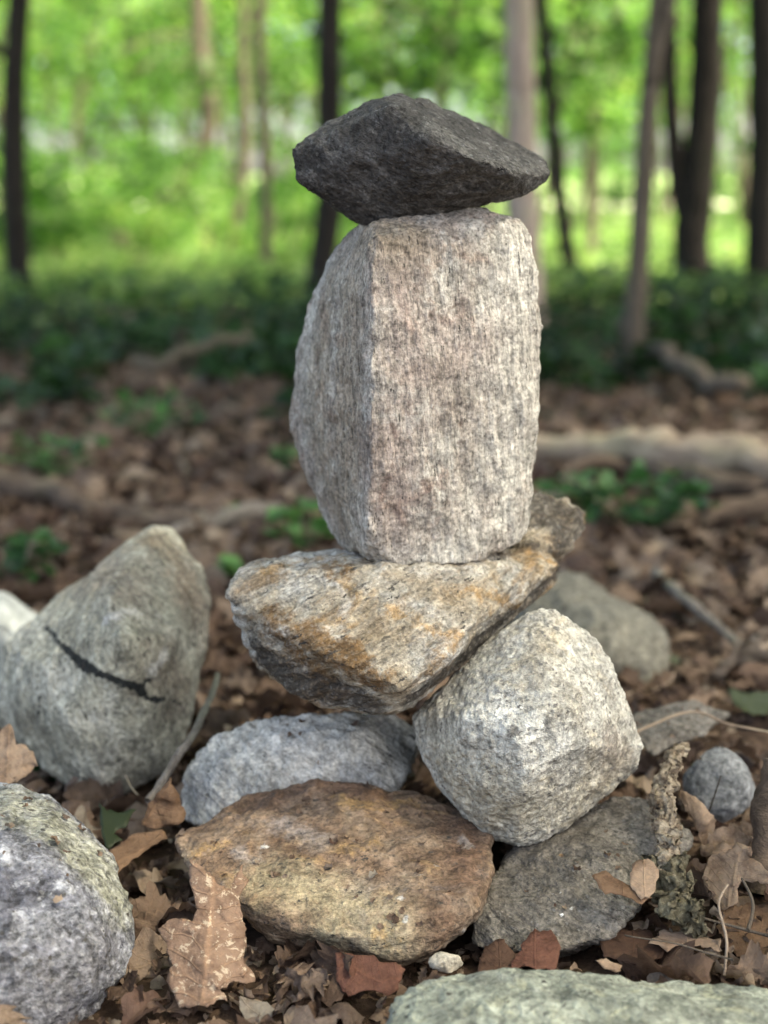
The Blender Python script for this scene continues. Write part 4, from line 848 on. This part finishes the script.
for (px, Y_, s_, k) in [(60, 11, .8, 0), (140, 10.5, .7, 1), (215, 12, .8, 2), (285, 11, .7, 3), (100, 14, 1, 0), (180, 15, .9, 1), (250, 16, 1., 2), (20, 13, .9, 3), (310, 14, .8, 0), (-30, 11, .9, 2), (440, 13, .9, 1), (610, 22, 1., 2), (735, 21, 1., 3)]:
    p_ = G(px, 300); x = p_.x / p_.y * Y_
    place(bushes, 'bush', 'foliage', 'stem', f'low sunlit bush of loose leaves {side(p_.x / p_.y)}', 'bush', 'low bushes at the meadow edge ' + side(p_.x / p_.y), x, Y_, s_, r2.uniform(0, 6.28), k)
for (px, Y_, s_, k) in [(70, 15, 1.0, 0), (150, 17, 1.1, 1), (235, 16, 1.0, 2), (300, 18, 1.2, 3), (-20, 13, 1.1, 2), (420, 15, 1.1, 0), (480, 13, 1.0, 1), (590, 12, 1.0, 3), (660, 19, 1.2, 0), (740, 17, 1.0, 2), (190, 21, 1.2, 0), (380, 20, 1.2, 2), (560, 18, 1.1, 1), (110, 22, 1.3, 3)]:
    p_ = G(px, 300); x = p_.x / p_.y * Y_
    place(saps, 'sapling', 'crown', 'trunk', f'young backlit tree with bright leaves {side(p_.x / p_.y)}', 'tree', 'young trees beyond the dark trunks ' + side(p_.x / p_.y), x, Y_, s_, r2.uniform(0, 6.28), k)
for i in range(18):
    Y_ = r2.uniform(34, 60); px = -150 + 1070 * (i + r2.uniform(0, 0.9)) / 18; x = (px - 384) / F * Y_ * 1.0
    place(bigs, 'broadleaf_tree', 'crown', 'trunk', f'bushy bright green tree across the meadow {side((px - 384) / F)}', 'tree', 'trees across the meadow ' + side((px - 384) / F), x, Y_, r2.uniform(0.9, 1.4), r2.uniform(0, 6.28), i % 4)

# ------------------------------------------------------------------ green ground cover (stuff) and single plants
def gcover(n, y0, y1, seed, thr):
    r = np.random.default_rng(seed); y = y0 + (y1 - y0) * r.random(n * 3); x = r.uniform(-1, 1, n * 3) * (0.262 * y + 0.8)
    f = fbm(np.stack([x, y, np.zeros_like(x)], 1), 0.9, 3, 0.5, 91) + np.clip((y - 4.4) * 0.28, -0.5, 0.6)
    m = f > thr; x, y = x[m][:n], y[m][:n]; z = gz_arr(x, y) + 0.03 + r.random(len(x)) ** 1.5 * (0.08 + 0.05 * np.clip(y - 4, 0, 3))
    return np.stack([x, y, z], 1)
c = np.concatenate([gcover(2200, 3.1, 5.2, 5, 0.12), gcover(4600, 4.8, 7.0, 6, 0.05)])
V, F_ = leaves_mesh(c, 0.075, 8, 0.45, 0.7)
tag(link('ground_cover', mesh_np('ground_cover', V, F_, [m_under], smooth=False)), 'low plants covering the forest floor, their green darkened for shade', 'ground cover', kind='stuff')
rr = np.random.default_rng(9); n = 16000; y = 7.4 + 19 * rr.random(n) ** 1.3; x = rr.uniform(-1, 1, n) * (0.27 * y + 1.5)
c = np.stack([x, y, gz_arr(x, y) + 0.05 + 0.12 * rr.random(n)], 1); V, F_ = leaves_mesh(c, 0.16, 12, 1.4, 0.22)
m_grass = green_mat('meadow_grass', [(0, (0.13, 0.23, 0.07)), (0.6, (0.19, 0.29, 0.10)), (1, (0.29, 0.34, 0.15))], 0.5)
tag(link('meadow_grass', mesh_np('meadow_grass', V, F_, [m_grass], smooth=False)), 'bright sunlit meadow grass beyond the trees', 'grass', kind='stuff')

def plant(px, py, wpx, hpx, nl, label, seed, mat=m_herb):
    b = G(px, py); s_ = b.y / F; b.z = gz(b.x, b.y); root = empty('woodland_plant', b, label, 'plant', 'small green plants on the litter')
    r = np.random.default_rng(seed); Vs, Fs, Us, off = [], [], [], 0; Vt, Ft, o2 = [], [], 0
    for k in range(nl):
        a = r.uniform(0, 6.28); rad = wpx * s_ * 0.5 * math.sqrt(r.random()); h = hpx * s_ * r.uniform(0.35, 1)
        e = np.array([math.cos(a) * rad, math.sin(a) * rad * 0.8, h]); V, q, U = leaf_arrays('oval', 700 + seed * 31 + k, 8)
        m = np.array(rand_rot(r, 0.35)); V = V * [1.25, 1, 0.5] * r.uniform(0.035, 0.06); Vs.append(V @ m.T + e); Fs.append(q + off); Us.append(U); off += len(V)
        v2, q2 = tube([(0, 0, -0.01), e * [0.4, 0.4, 0.6], e], [0.0015, 0.0012, 0.0008], 5); Vt.append(v2); Ft.append(q2 + o2); o2 += len(v2)
    link('foliage', mesh_np('foliage', np.concatenate(Vs), np.concatenate(Fs), [mat]), root)
    link('stem', mesh_np('stem', np.concatenate(Vt), np.concatenate(Ft), [m_herb]), root)
plant(650, 538, 120, 75, 44, 'leafy green plant on the litter to the right of the slab', 1)
plant(580, 528, 75, 55, 22, 'green plant showing just behind the dark end of the slab', 2)
plant(302, 552, 70, 60, 20, 'green plant close behind the left edge of the upright block', 3)
plant(22, 585, 80, 60, 22, 'small green plant beyond the smooth pale grey stone', 4)
plant(226, 585, 26, 30, 7, 'little green seedling between the black-seamed stone and the slab', 5)
plant(285, 470, 30, 25, 8, 'small plant touching the outline of the upright block', 6)
plant(60, 480, 110, 50, 22, 'dark green plant on the litter behind the fallen grey-brown branch', 7)
plant(150, 440, 130, 50, 24, 'broad dark green plant at the edge of the undergrowth', 8)
plant(48, 768, 22, 16, 6, 'tiny green sprig at the foot of the black-seamed stone', 9)
plant(228, 530, 24, 20, 6, 'small seedling behind the top of the black-seamed stone', 10)
